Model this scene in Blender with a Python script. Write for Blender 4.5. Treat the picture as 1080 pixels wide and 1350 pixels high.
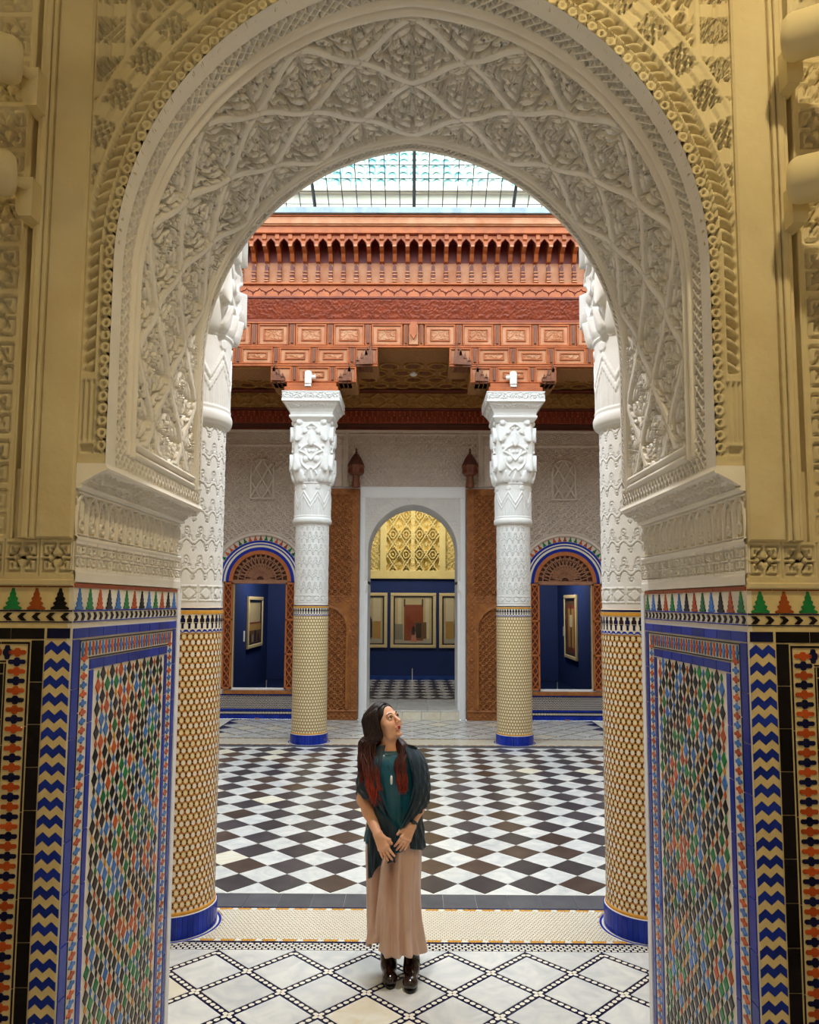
import bpy, bmesh, math, random
import numpy as np
from mathutils import Vector, Matrix, Euler
PI = math.pi
sin, cos = math.sin, math.cos
for _o in list(bpy.data.objects):
    bpy.data.objects.remove(_o)
S = bpy.context.scene
COL = S.collection
random.seed(7)
RNG = np.random.default_rng(7)

# ------------------------------------------------------------------ camera
FPX, PPY, HORIZON, AXIS = 1000.0, 706.0, 795.0, 545.0      # in pixels of the 1080 x 1350 frame
cam_d = bpy.data.cameras.new('camera')
cam = bpy.data.objects.new('camera', cam_d)
COL.objects.link(cam)
cam_d.sensor_fit = 'VERTICAL'
cam_d.sensor_height = 36.0
cam_d.lens = 36.0 * FPX / 1350.0
cam_d.shift_y = (PPY - 675.0) / 1350.0
cam_d.clip_start, cam_d.clip_end = 0.05, 200
pitch = math.atan((HORIZON - PPY) / FPX)
yaw = math.atan((AXIS - 540.0) / FPX)
roll = math.radians(0.28)
cam.location = (0.01, 0.0, 2.2)
cam.rotation_euler = (Matrix.Rotation(yaw, 3, 'Z') @ Matrix.Rotation(PI / 2 + pitch, 3, 'X')
                      @ Matrix.Rotation(roll, 3, 'Z')).to_euler()
S.camera = cam

# ------------------------------------------------------------------ sky, lamps, exposure
world = bpy.data.worlds.new('sky')
S.world = world
world.use_nodes = True
wn = world.node_tree
wn.nodes.clear()
w_out = wn.nodes.new('ShaderNodeOutputWorld')
w_bg = wn.nodes.new('ShaderNodeBackground')
w_bg.inputs[0].default_value = (0.86, 0.95, 1.0, 1)         # bright hazy overcast sky
w_bg.inputs[1].default_value = 7.6
wn.links.new(w_bg.outputs[0], w_out.inputs[0])
S.view_settings.view_transform = 'Standard'
S.view_settings.look = 'None'
S.view_settings.gamma = 1.0
S.view_settings.exposure = 0.0
S.view_settings.use_curve_mapping = False
S.cycles.max_bounces = 10
S.cycles.diffuse_bounces = 6
S.cycles.glossy_bounces = 3
S.cycles.transmission_bounces = 4
S.cycles.transparent_max_bounces = 10
S.cycles.caustics_reflective = False
S.cycles.caustics_refractive = False
S.cycles.sample_clamp_indirect = 8.0
S.cycles.use_denoising = True

def lamp(name, typ, loc, energy, color, size=0.2, target=None, size_y=None, spot=None, blend=0.6):
    d = bpy.data.lights.new(name, typ)
    d.energy = energy
    d.color = color
    if typ == 'AREA':
        d.size = size
        if size_y:
            d.shape = 'RECTANGLE'; d.size_y = size_y
    else:
        d.shadow_soft_size = size
    if typ == 'SPOT':
        d.spot_size = math.radians(spot); d.spot_blend = blend
    o = bpy.data.objects.new(name, d)
    COL.objects.link(o)
    o.location = loc
    if target is not None:
        o.rotation_euler = (Vector(target) - Vector(loc)).to_track_quat('-Z', 'Y').to_euler()
    return o
# the courtyard skylight is where the daylight comes in: a sampling portal, it gives no light of its own
portal = lamp('skylight_portal', 'AREA', (0, 8.86, 8.44), 1, (1, 1, 1), 9.0, (0, 8.86, 0), 6.0)
portal.data.cycles.is_portal = True
WARM = (1.0, 0.83, 0.50)
# unseen warm spots placed in the near room, added to light the arch wall
lamp('unseen_room_spot', 'SPOT', (0.75, 0.55, 4.9), 135, (1.0, 0.80, 0.44), 0.05, (0.95, 2.13, 3.1), spot=95)
lamp('unseen_room_spot', 'SPOT', (-0.75, 0.55, 4.9), 19, WARM, 0.05, (-1.0, 2.13, 3.1), spot=95)
# added fill lights, no fixtures: behind the camera and under the near gallery ceiling
lamp('camera_side_fill', 'POINT', (0.0, -1.0, 2.9), 22, (1.0, 0.97, 0.92), 0.2)
lamp('gallery_fill', 'SPOT', (0.0, 4.25, 6.25), 640, (1.0, 0.97, 0.93), 0.12, (0.0, 4.3, 0), spot=120, blend=1.0)
# unseen area lights added to brighten the rooms behind the far wall
lamp('far_room_fill', 'AREA', (0.0, 17.9, 5.0), 95, (1.0, 0.90, 0.72), 1.6, (0, 20.4, 3.0))
lamp('far_room_fill', 'AREA', (-2.9, 17.6, 3.6), 60, (1.0, 0.93, 0.8), 0.8, (-3.6, 18.8, 1.5))
lamp('far_room_fill', 'AREA', (2.9, 17.6, 3.6), 60, (1.0, 0.93, 0.8), 0.8, (3.6, 18.8, 1.5))

# ------------------------------------------------------------------ helpers: objects
def put(name, mesh, parent=None, loc=None, rot=None, mat=None):
    o = bpy.data.objects.new(name, mesh)
    COL.objects.link(o)
    if parent is not None:
        o.parent = parent
    if loc is not None:
        o.location = loc
    if rot is not None:
        o.rotation_euler = rot
    return o

def tag(o, label=None, cat=None, group=None, kind=None):
    if label: o['label'] = label
    if cat: o['category'] = cat
    if group: o['group'] = group
    if kind: o['kind'] = kind
    return o

def thing(name, label, cat, loc=(0, 0, 0), rotz=0.0, group=None):
    o = put(name, None, None, loc, (0, 0, rotz))
    o.empty_display_size = 0.1
    return tag(o, label, cat, group)

def copy_tree(o, loc=None, rotz=None, label=None, parent=None):
    c = o.copy(); COL.objects.link(c)
    if parent is not None: c.parent = parent
    for ch in list(o.children): copy_tree(ch, parent=c)
    if loc is not None: c.location = loc
    if rotz is not None: c.rotation_euler = (0, 0, rotz)
    if label: c['label'] = label
    return c

class MB:
    """collects simple solids and builds ONE mesh"""
    def __init__(self):
        self.v = []; self.f = []; self.m = []
        self.mi = 0
    def add(self, verts, faces):
        b = len(self.v)
        self.v += [tuple(p) for p in verts]
        self.f += [tuple(i + b for i in f) for f in faces]
        self.m += [self.mi] * len(faces)
        return self
    def box(self, x0, x1, y0, y1, z0, z1):
        if x0 > x1: x0, x1 = x1, x0
        if y0 > y1: y0, y1 = y1, y0
        if z0 > z1: z0, z1 = z1, z0
        return self.add([(x0,y0,z0),(x1,y0,z0),(x1,y1,z0),(x0,y1,z0),(x0,y0,z1),(x1,y0,z1),(x1,y1,z1),(x0,y1,z1)],
                 [(0,3,2,1),(4,5,6,7),(0,1,5,4),(1,2,6,5),(2,3,7,6),(3,0,4,7)])
    def cbox(self, x0, x1, y0, y1, z0, z1, b=0.004):
        """box with chamfered front (-y) edges"""
        return self.add([(x0,y1,z0),(x1,y1,z0),(x1,y1,z1),(x0,y1,z1),(x0,y0+b,z0),(x1,y0+b,z0),(x1,y0+b,z1),(x0,y0+b,z1),
                  (x0+b,y0,z0+b),(x1-b,y0,z0+b),(x1-b,y0,z1-b),(x0+b,y0,z1-b)],
                 [(0,3,2,1)[::1],(0,1,5,4),(1,2,6,5),(2,3,7,6),(3,0,4,7),(4,5,9,8),(5,6,10,9),(6,7,11,10),(7,4,8,11),(8,9,10,11)])
    def prism(self, poly, a, b, axis='y'):
        """extrude a 2-D polygon: axis y -> (x,z) polygon from y=a to y=b; z -> (x,y); x -> (y,z)"""
        n = len(poly)
        def P(p, t):
            return {'y': (p[0], t, p[1]), 'z': (p[0], p[1], t), 'x': (t, p[0], p[1])}[axis]
        vs = [P(p, a) for p in poly] + [P(p, b) for p in poly]
        fs = [tuple(range(n)), tuple(range(2*n-1, n-1, -1))] + [(i, i+n, (i+1) % n + n, (i+1) % n) for i in range(n)]
        return self.add(vs, fs)
    def lathe(self, prof, n=24, c=(0, 0, 0), cap=True, a0=0.0):
        vs = []; fs = []
        for r, z in prof:
            for k in range(n):
                t = a0 + 2*PI*k/n
                vs.append((c[0]+r*cos(t), c[1]+r*sin(t), c[2]+z))
        for i in range(len(prof)-1):
            for k in range(n):
                k2 = (k+1) % n
                fs.append((i*n+k, i*n+k2, (i+1)*n+k2, (i+1)*n+k))
        if cap:
            fs.append(tuple(range(n-1, -1, -1)))
            fs.append(tuple((len(prof)-1)*n+k for k in range(n)))
        return self.add(vs, fs)
    def tube(self, pts, rad, n=8, cap=True, flat=1.0):
        pts = [Vector(p) for p in pts]
        if not hasattr(rad, '__len__'): rad = [rad]*len(pts)
        vs = []; fs = []
        t0 = (pts[1]-pts[0]).normalized()
        ref = Vector((0, 0, 1)) if abs(t0.z) < 0.9 else Vector((1, 0, 0))
        nrm = t0.cross(ref).normalized()
        for i, p in enumerate(pts):
            t = (pts[min(i+1, len(pts)-1)]-pts[max(i-1, 0)]).normalized()
            nrm = (nrm - t*nrm.dot(t)).normalized()
            bn = t.cross(nrm)
            for k in range(n):
                a = 2*PI*k/n
                vs.append(tuple(p + (nrm*cos(a) + bn*(sin(a)*flat))*rad[i]))
        for i in range(len(pts)-1):
            for k in range(n):
                k2 = (k+1) % n
                fs.append((i*n+k, i*n+k2, (i+1)*n+k2, (i+1)*n+k))
        if cap:
            fs.append(tuple(range(n-1, -1, -1)))
            fs.append(tuple((len(pts)-1)*n+k for k in range(n)))
        return self.add(vs, fs)
    def loft(self, rings, close=True, cap=True):
        n = len(rings[0]); vs = [p for r in rings for p in r]; fs = []
        for i in range(len(rings)-1):
            for k in range(n if close else n-1):
                k2 = (k+1) % n
                fs.append((i*n+k, i*n+k2, (i+1)*n+k2, (i+1)*n+k))
        if cap and close:
            fs.append(tuple(range(n-1, -1, -1)))
            fs.append(tuple((len(rings)-1)*n+k for k in range(n)))
        return self.add(vs, fs)
    def mesh(self, name, mats, smooth=False, angle=None):
        me = bpy.data.meshes.new(name)
        me.from_pydata(self.v, [], self.f)
        for m in (mats if isinstance(mats, (list, tuple)) else [mats]): me.materials.append(m)
        if any(self.m): me.polygons.foreach_set('material_index', self.m)
        bm = bmesh.new(); bm.from_mesh(me)
        bmesh.ops.recalc_face_normals(bm, faces=bm.faces)
        if smooth:
            for f in bm.faces: f.smooth = True
            if angle:
                for e in bm.edges:
                    if len(e.link_faces) == 2 and e.calc_face_angle(0) > math.radians(angle): e.smooth = False
        bm.to_mesh(me); bm.free()
        return me
    def build(self, name, mats, parent=None, loc=None, rot=None, smooth=False, angle=None):
        return put(name, self.mesh(name, mats, smooth, angle), parent, loc, rot)

def grid_mesh(name, P, mat, smooth=True, mask=None, wrap=False, flip=False):
    """P: array (nv, nu, 3) -> quad mesh; mask (nv-1, nu-1) keeps cells; wrap closes the u direction"""
    nv, nu = P.shape[:2]
    idx = np.arange(nv*nu).reshape(nv, nu)
    if wrap:
        a = idx[:-1]; b = np.roll(idx, -1, 1)[:-1]; c = np.roll(idx, -1, 1)[1:]; d = idx[1:]
    else:
        a, b, c, d = idx[:-1, :-1], idx[:-1, 1:], idx[1:, 1:], idx[1:, :-1]
    q = np.stack([a, b, c, d], -1)
    if flip: q = q[..., ::-1]
    q = q[mask] if mask is not None else q.reshape(-1, 4)
    co = P.reshape(-1, 3).astype(np.float32)
    if mask is not None:
        used = np.unique(q); remap = np.zeros(len(co), np.int64); remap[used] = np.arange(len(used))
        q = remap[q]; co = co[used]
    return raw_mesh(name, co, q, mat, smooth)

def raw_mesh(name, co, q, mat, smooth=True):
    me = bpy.data.meshes.new(name)
    k = q.shape[1]
    me.vertices.add(len(co)); me.vertices.foreach_set('co', np.ascontiguousarray(co, np.float32).ravel())
    me.loops.add(q.size); me.loops.foreach_set('vertex_index', np.ascontiguousarray(q, np.int32).ravel())
    me.polygons.add(len(q)); me.polygons.foreach_set('loop_start', np.arange(0, q.size, k, dtype=np.int32))
    me.update(calc_edges=True); me.validate()
    if smooth: me.polygons.foreach_set('use_smooth', np.ones(len(me.polygons), bool))
    for m in (mat if isinstance(mat, (list, tuple)) else [mat]): me.materials.append(m)
    return me

# ------------------------------------------------------------------ helpers: materials
def lin(h):
    h = h.lstrip('#')
    c = [int(h[i:i+2], 16)/255 for i in (0, 2, 4)]
    return tuple(x/12.92 if x <= 0.04045 else ((x+0.055)/1.055)**2.4 for x in c) + (1.0,)
MATS = {}
def material(name, base, rough=0.6, noise=0.0, nscale=8.0, base2=None, bump=0.0, bscale=40.0, spec=0.5, metal=0.0,
             coat=0.0, detail=4.0, voronoi=None, per_object=0.0, dist=0.0):
    """principled material whose colour wanders between base and base2 by object-space noise"""
    m = bpy.data.materials.new(name); m.use_nodes = True
    nt = m.node_tree; n = nt.nodes; L = nt.links
    bs = n['Principled BSDF']
    c1 = lin(base) if isinstance(base, str) else tuple(base)
    c2 = lin(base2) if isinstance(base2, str) else (tuple(base2) if base2 else tuple(x*0.75 for x in c1[:3]) + (1,))
    bs.inputs['Base Color'].default_value = c1
    bs.inputs['Roughness'].default_value = rough
    bs.inputs['Metallic'].default_value = metal
    bs.inputs['Specular IOR Level'].default_value = spec
    bs.inputs['Coat Weight'].default_value = coat
    bs.inputs['Coat Roughness'].default_value = 0.08
    col = None
    if noise > 0 or voronoi or per_object:
        tc = n.new('ShaderNodeTexCoord')
        geo = n.new('ShaderNodeNewGeometry')
    if noise > 0:
        nz = n.new('ShaderNodeTexNoise'); nz.inputs['Scale'].default_value = nscale
        nz.inputs['Detail'].default_value = detail; nz.inputs['Distortion'].default_value = dist
        L.new(geo.outputs['Position'], nz.inputs['Vector'])
        rp = n.new('ShaderNodeValToRGB')
        rp.color_ramp.elements[0].position = 0.35; rp.color_ramp.elements[1].position = 0.7
        rp.color_ramp.elements[0].color = (0, 0, 0, 1); rp.color_ramp.elements[1].color = (noise, noise, noise, 1)
        L.new(nz.outputs['Fac'], rp.inputs['Fac'])
        mx = n.new('ShaderNodeMixRGB'); mx.inputs[1].default_value = c1; mx.inputs[2].default_value = c2
        L.new(rp.outputs['Color'], mx.inputs['Fac']); col = mx.outputs['Color']
    if per_object:
        oi = n.new('ShaderNodeObjectInfo')
        hs = n.new('ShaderNodeHueSaturation')
        mr = n.new('ShaderNodeMapRange')
        mr.inputs['To Min'].default_value = 1-per_object; mr.inputs['To Max'].default_value = 1+per_object
        L.new(oi.outputs['Random'], mr.inputs['Value']); L.new(mr.outputs['Result'], hs.inputs['Value'])
        if col is None: hs.inputs['Color'].default_value = c1
        else: L.new(col, hs.inputs['Color'])
        col = hs.outputs['Color']
    if col is not None: L.new(col, bs.inputs['Base Color'])
    if bump > 0:
        geo2 = n.new('ShaderNodeNewGeometry')
        nb = n.new('ShaderNodeTexNoise'); nb.inputs['Scale'].default_value = bscale; nb.inputs['Detail'].default_value = 5
        L.new(geo2.outputs['Position'], nb.inputs['Vector'])
        bp = n.new('ShaderNodeBump'); bp.inputs['Strength'].default_value = bump; bp.inputs['Distance'].default_value = 0.01
        L.new(nb.outputs['Fac'], bp.inputs['Height']); L.new(bp.outputs['Normal'], bs.inputs['Normal'])
    MATS[name] = m
    return m
M = material
plaster = M('cream plaster', '#d2c6a2', 0.85, 0.6, 5, '#bba97f', 0.35, 35)
stucco = M('carved stucco', '#efebe3', 0.8, 0.5, 6, '#e2dbd0', 0.12, 90)
stucco_white = M('white stucco', '#dfdedd', 0.75, 0.4, 7, '#d0cdc8', 0.1, 80)
stucco_far = M('far wall stucco', '#d5c8bd', 0.8, 0.5, 5, '#bfb0a6', 0.1, 60)
paint_white = M('white paint', '#eef0f4', 0.6, 0.2, 4, '#e2e4e8')
stucco_yellow = M('ochre painted stucco', '#dfce8e', 0.8, 0.4, 6, '#d0bb70', 0.1, 60)
wall_plain = M('plain room plaster', '#cfc3a4', 0.9, 0.4, 3, '#c0b38f', 0.1, 30)
t_white = M('white glazed tile', '#e9e2d2', 0.17, 0.4, 30, '#d9ceb8', spec=0.22)
t_cream = M('cream glazed tile', '#dccb9c', 0.17, 0.5, 30, '#c9b583', spec=0.22)
t_black = M('black glazed tile', '#100e13', 0.17, 0.5, 20, '#1d171c', per_object=0.35, spec=0.22)
t_darkbrown = M('dark brown glazed tile', '#2b1f20', 0.17, per_object=0.3, spec=0.22)
t_navy = M('navy glazed tile', '#0d1238', 0.17, 0.5, 15, '#141a50', per_object=0.3, spec=0.22)
t_blue = M('cobalt glazed tile', '#1d36a8', 0.17, 0.6, 12, '#15257a', per_object=0.2, spec=0.22)
t_lblue = M('light blue glazed tile', '#3f78c4', 0.17, 0.5, 25, '#2d5fae', per_object=0.2, spec=0.22)
t_green = M('green glazed tile', '#1f7a44', 0.17, 0.5, 25, '#14582f', per_object=0.25, spec=0.22)
t_orange = M('orange glazed tile', '#bb5526', 0.17, 0.5, 25, '#a8401a', per_object=0.2, spec=0.22)
t_gold = M('honey glazed tile', '#d59a3a', 0.17, 0.5, 30, '#b87a28', spec=0.22)
t_brown = M('brick brown glazed tile', '#9a4c22', 0.3, 0.5, 20, '#7c3818', per_object=0.15, spec=0.22)
grout = M('pale grout', '#e4dfd3', 0.7, 0.3, 20)
grout_dark = M('dark grout', '#23202a', 0.6)
marble = M('white marble', '#dddbd6', 0.22, 0.75, 5.0, '#b9bcc0', per_object=0.06, detail=9, dist=1.6)
marble_warm = M('stained marble', '#e9e4d6', 0.22, 0.6, 6.0, '#d6c6a2', per_object=0.06, detail=9, dist=1.4)
stone_black = M('black stone', '#3a3538', 0.3, 0.7, 7, '#4f484a', per_object=0.22, detail=8, dist=0.8)
stone_slate = M('slate border stone', '#4a4a50', 0.4, 0.7, 8, '#5d5c60', per_object=0.12, detail=7)
wood_red = M('red cedar', '#ad5a24', 0.5, 0.6, 7, '#7f3812', 0.15, 50, per_object=0.10)
wood_pink = M('weathered pink cedar', '#bd8660', 0.55, 0.75, 5, '#a65a28', 0.15, 50, per_object=0.08)
wood_dark = M('dark stained cedar', '#6e2a1a', 0.5, 0.6, 8, '#4a180f', 0.15, 50)
wood_brown = M('carved brown cedar', '#a5672f', 0.55, 0.7, 9, '#7a431c', 0.2, 60)
wood_gold = M('gilded brown wood', '#b98a48', 0.5, 0.7, 14, '#855824', 0.2, 60)
wood_orange = M('orange cedar', '#b86a34', 0.5, 0.5, 9, '#8f4a22', 0.1, 60)
blue_paint = M('midnight blue paint', '#0a2a66', 0.7, 0.4, 3, '#071f50')
gilt = M('pale gilt frame', '#dcc896', 0.45, 0.3, 15)
iron = M('dark iron', '#20242a', 0.45)
steel_white = M('white lacquered metal', '#e9e9e6', 0.35)
lamp_cream = M('cream lacquered lamp', '#d9cca4', 0.4, 0.2, 10)
# ------------------------------------------------------------------ carved relief: height canvases (metres) drawn with numpy
class Canvas:
    def __init__(self, w, h, d, base=0.0):
        self.d = d; self.nx = int(round(w/d))+1; self.ny = int(round(h/d))+1
        self.w, self.h = w, h
        self.xs = np.linspace(0, w, self.nx); self.ys = np.linspace(0, h, self.ny)
        self.H = np.full((self.ny, self.nx), base, np.float32)
    def win(self, x0, x1, y0, y1):
        i0 = max(0, int(x0/self.w*(self.nx-1))-1); i1 = min(self.nx, int(x1/self.w*(self.nx-1))+3)
        j0 = max(0, int(y0/self.h*(self.ny-1))-1); j1 = min(self.ny, int(y1/self.h*(self.ny-1))+3)
        if i0 >= i1 or j0 >= j1: return None
        X, Y = np.meshgrid(self.xs[i0:i1], self.ys[j0:j1])
        return (slice(j0, j1), slice(i0, i1)), X, Y
    def put(self, sl, V, mask, op):
        T = self.H[sl]
        if op == 'max': T[mask] = np.maximum(T[mask], V[mask])
        elif op == 'min': T[mask] = np.minimum(T[mask], V[mask])
        else: T[mask] = V[mask]
    def seg(self, p, q, w0, w1, h, op='max', edge=0.35):
        """tapered bar with rounded shoulders (op min: a groove down to h)"""
        m = max(w0, w1)
        r = self.win(min(p[0], q[0])-m, max(p[0], q[0])+m, min(p[1], q[1])-m, max(p[1], q[1])+m)
        if r is None: return
        sl, X, Y = r
        dx, dy = q[0]-p[0], q[1]-p[1]; L2 = dx*dx+dy*dy+1e-12
        t = np.clip(((X-p[0])*dx+(Y-p[1])*dy)/L2, 0, 1)
        D = np.hypot(X-p[0]-t*dx, Y-p[1]-t*dy)/(w0+(w1-w0)*t+1e-9)
        mask = D < 1
        if op == 'max': V = h*np.clip((1-D)/edge, 0, 1)**0.5
        else: V = h+(1-h)*np.clip((D-0.6)/0.4, 0, 1)
        self.put(sl, V.astype(np.float32), mask, op)
    def curve(self, pts, w0, w1, h, op='max', edge=0.35):
        n = len(pts)-1
        for i in range(n):
            self.seg(pts[i], pts[i+1], w0+(w1-w0)*i/n, w0+(w1-w0)*(i+1)/n, h, op, edge)
    def leaf(self, c, a, L, W, h, groove=0.35, bend=0.0):
        """pointed leaf from c along angle a with a sunk mid-vein"""
        R = max(L, W)*1.1
        r = self.win(c[0]-R, c[0]+R, c[1]-R, c[1]+R)
        if r is None: return
        sl, X, Y = r
        u = (X-c[0])*cos(a)+(Y-c[1])*sin(a); v = -(X-c[0])*sin(a)+(Y-c[1])*cos(a)
        t = u/L
        v = v-bend*L*t*t
        ww = W*np.sin(PI*np.clip(t, 0, 1)**0.75)**0.8
        D = np.abs(v)/(ww+1e-6)
        mask = (t > 0) & (t < 1) & (D < 1)
        V = h*(np.clip((1-D)/0.3, 0, 1)**0.4)*(1-groove*np.exp(-(v/(0.22*W))**2))
        self.put(sl, V.astype(np.float32), mask, 'max')
    def disc(self, c, r0, h, op='max', dome=True):
        r = self.win(c[0]-r0, c[0]+r0, c[1]-r0, c[1]+r0)
        if r is None: return
        sl, X, Y = r
        D = np.hypot(X-c[0], Y-c[1])/r0
        V = h*np.sqrt(np.clip(1-D*D, 0, 1)) if dome else np.full_like(D, h)
        self.put(sl, V.astype(np.float32), D < 1, op)
    def ring(self, c, r0, w, h, op='max', a0=0, a1=2*PI, n=16, ry=1.0):
        pts = [(c[0]+r0*cos(a0+(a1-a0)*k/n), c[1]+ry*r0*sin(a0+(a1-a0)*k/n)) for k in range(n+1)]
        self.curve(pts, w, w, h, op)

class Carver(Canvas):
    """painter: every shape cuts a sunk outline into what lies under it"""
    gap = .0054
    def over_curve(self, pts, w0, w1, h):
        m = max(w0, w1)+self.gap*1.5
        xs_ = [p[0] for p in pts]; ys_ = [p[1] for p in pts]
        r = self.win(min(xs_)-m, max(xs_)+m, min(ys_)-m, max(ys_)+m)
        if r is None: return
        sl, X, Y = r
        best = np.full(X.shape, 9.0); n = len(pts)-1
        for i in range(n):
            p, q = pts[i], pts[i+1]; dx, dy = q[0]-p[0], q[1]-p[1]; L2 = dx*dx+dy*dy+1e-12
            t = np.clip(((X-p[0])*dx+(Y-p[1])*dy)/L2, 0, 1)
            w = w0+(w1-w0)*(i+t)/n
            best = np.minimum(best, np.hypot(X-p[0]-t*dx, Y-p[1]-t*dy)-w)
        self._over(sl, best, m, h, None)
    def over_leaf(self, c, a, L, W, h, bend=0.0, groove=.3, bite=True):
        R = max(L, W)*1.15+self.gap
        r = self.win(c[0]-R, c[0]+R, c[1]-R, c[1]+R)
        if r is None: return
        sl, X, Y = r
        u = (X-c[0])*cos(a)+(Y-c[1])*sin(a); v = -(X-c[0])*sin(a)+(Y-c[1])*cos(a)
        t = u/L; v = v-bend*L*t*t
        ww = W*np.sin(PI*np.clip(t, 0, 1)**0.8)**0.75
        if bite: ww = ww*(1-.22*(np.sin(t*22) > .6)*(v > 0))
        d = np.abs(v)-ww
        d = np.where(t < 0, np.hypot(u, v), np.where(t > 1, np.hypot(u-L, v), d))
        g = 1-groove*np.exp(-(v/(0.2*W))**2)
        self._over(sl, d, W, h, g)
    def over_disc(self, c, r0, h):
        m = r0+self.gap
        r = self.win(c[0]-m, c[0]+m, c[1]-m, c[1]+m)
        if r is None: return
        sl, X, Y = r
        self._over(sl, np.hypot(X-c[0], Y-c[1])-r0, r0, h, None)
    def _over(self, sl, d, m, h, g):
        T = self.H[sl]
        V = h*(1-.30*np.exp(np.minimum(d, 0)/.0016))
        if g is not None: V = V*g
        ins = d < 0; gr = (d >= 0) & (d < self.gap)
        T[gr] = 0.0
        T[ins] = V[ins]

def lattice(X, Y, p, w):
    """diagonal lattice bars 1, holes 0"""
    a = np.abs(((X+Y)/p) % 1-0.5); b = np.abs(((X-Y)/p) % 1-0.5)
    return (np.maximum(a, b) > 0.5-w).astype(np.float32)

def knot_band(cv, x0, x1, y0, y1, n, g=0.0):
    """raised strapwork cells with thin sunk grooves and drilled eyes between (x0,y0) and (x1,y1)"""
    cw = (x1-x0)/n; ch = y1-y0
    for k in range(n):
        ox = x0+k*cw
        q = [[(.10, .10), (.10, .44), (.24, .44), (.38, .30)], [(.10, .10), (.44, .10), (.44, .20), (.30, .36), (.42, .48)],
             [(.24, .22), (.24, .30)]]
        for sx in (1, -1):
            for sy in (1, -1):
                for pl in q:
                    pts = [(ox+cw*(0.5+sx*(x-0.5)), y0+ch*(0.5+sy*(y-0.5))) for x, y in pl]
                    cv.curve(pts, 0.030*min(cw, ch)+0.0007, 0.030*min(cw, ch)+0.0007, g, 'min')
        cv.disc((ox+cw*.5, y0+ch*.5), 0.07*min(cw, ch), g, 'min', False)
        for sy in (.27, .73): cv.disc((ox+cw*.36, y0+ch*sy), 0.05*ch, g, 'min', False); cv.disc((ox+cw*.64, y0+ch*sy), 0.05*ch, g, 'min', False)
        if n > 1: cv.seg((ox, y0), (ox, y1), 0.03*ch, 0.03*ch, g, 'min')

def knot_field(cv, x0, x1, y0, y1, nx, ny):
    for j in range(ny):
        knot_band(cv, x0, x1, y0+(y1-y0)*j/ny, y0+(y1-y0)*(j+1)/ny, nx)

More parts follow.
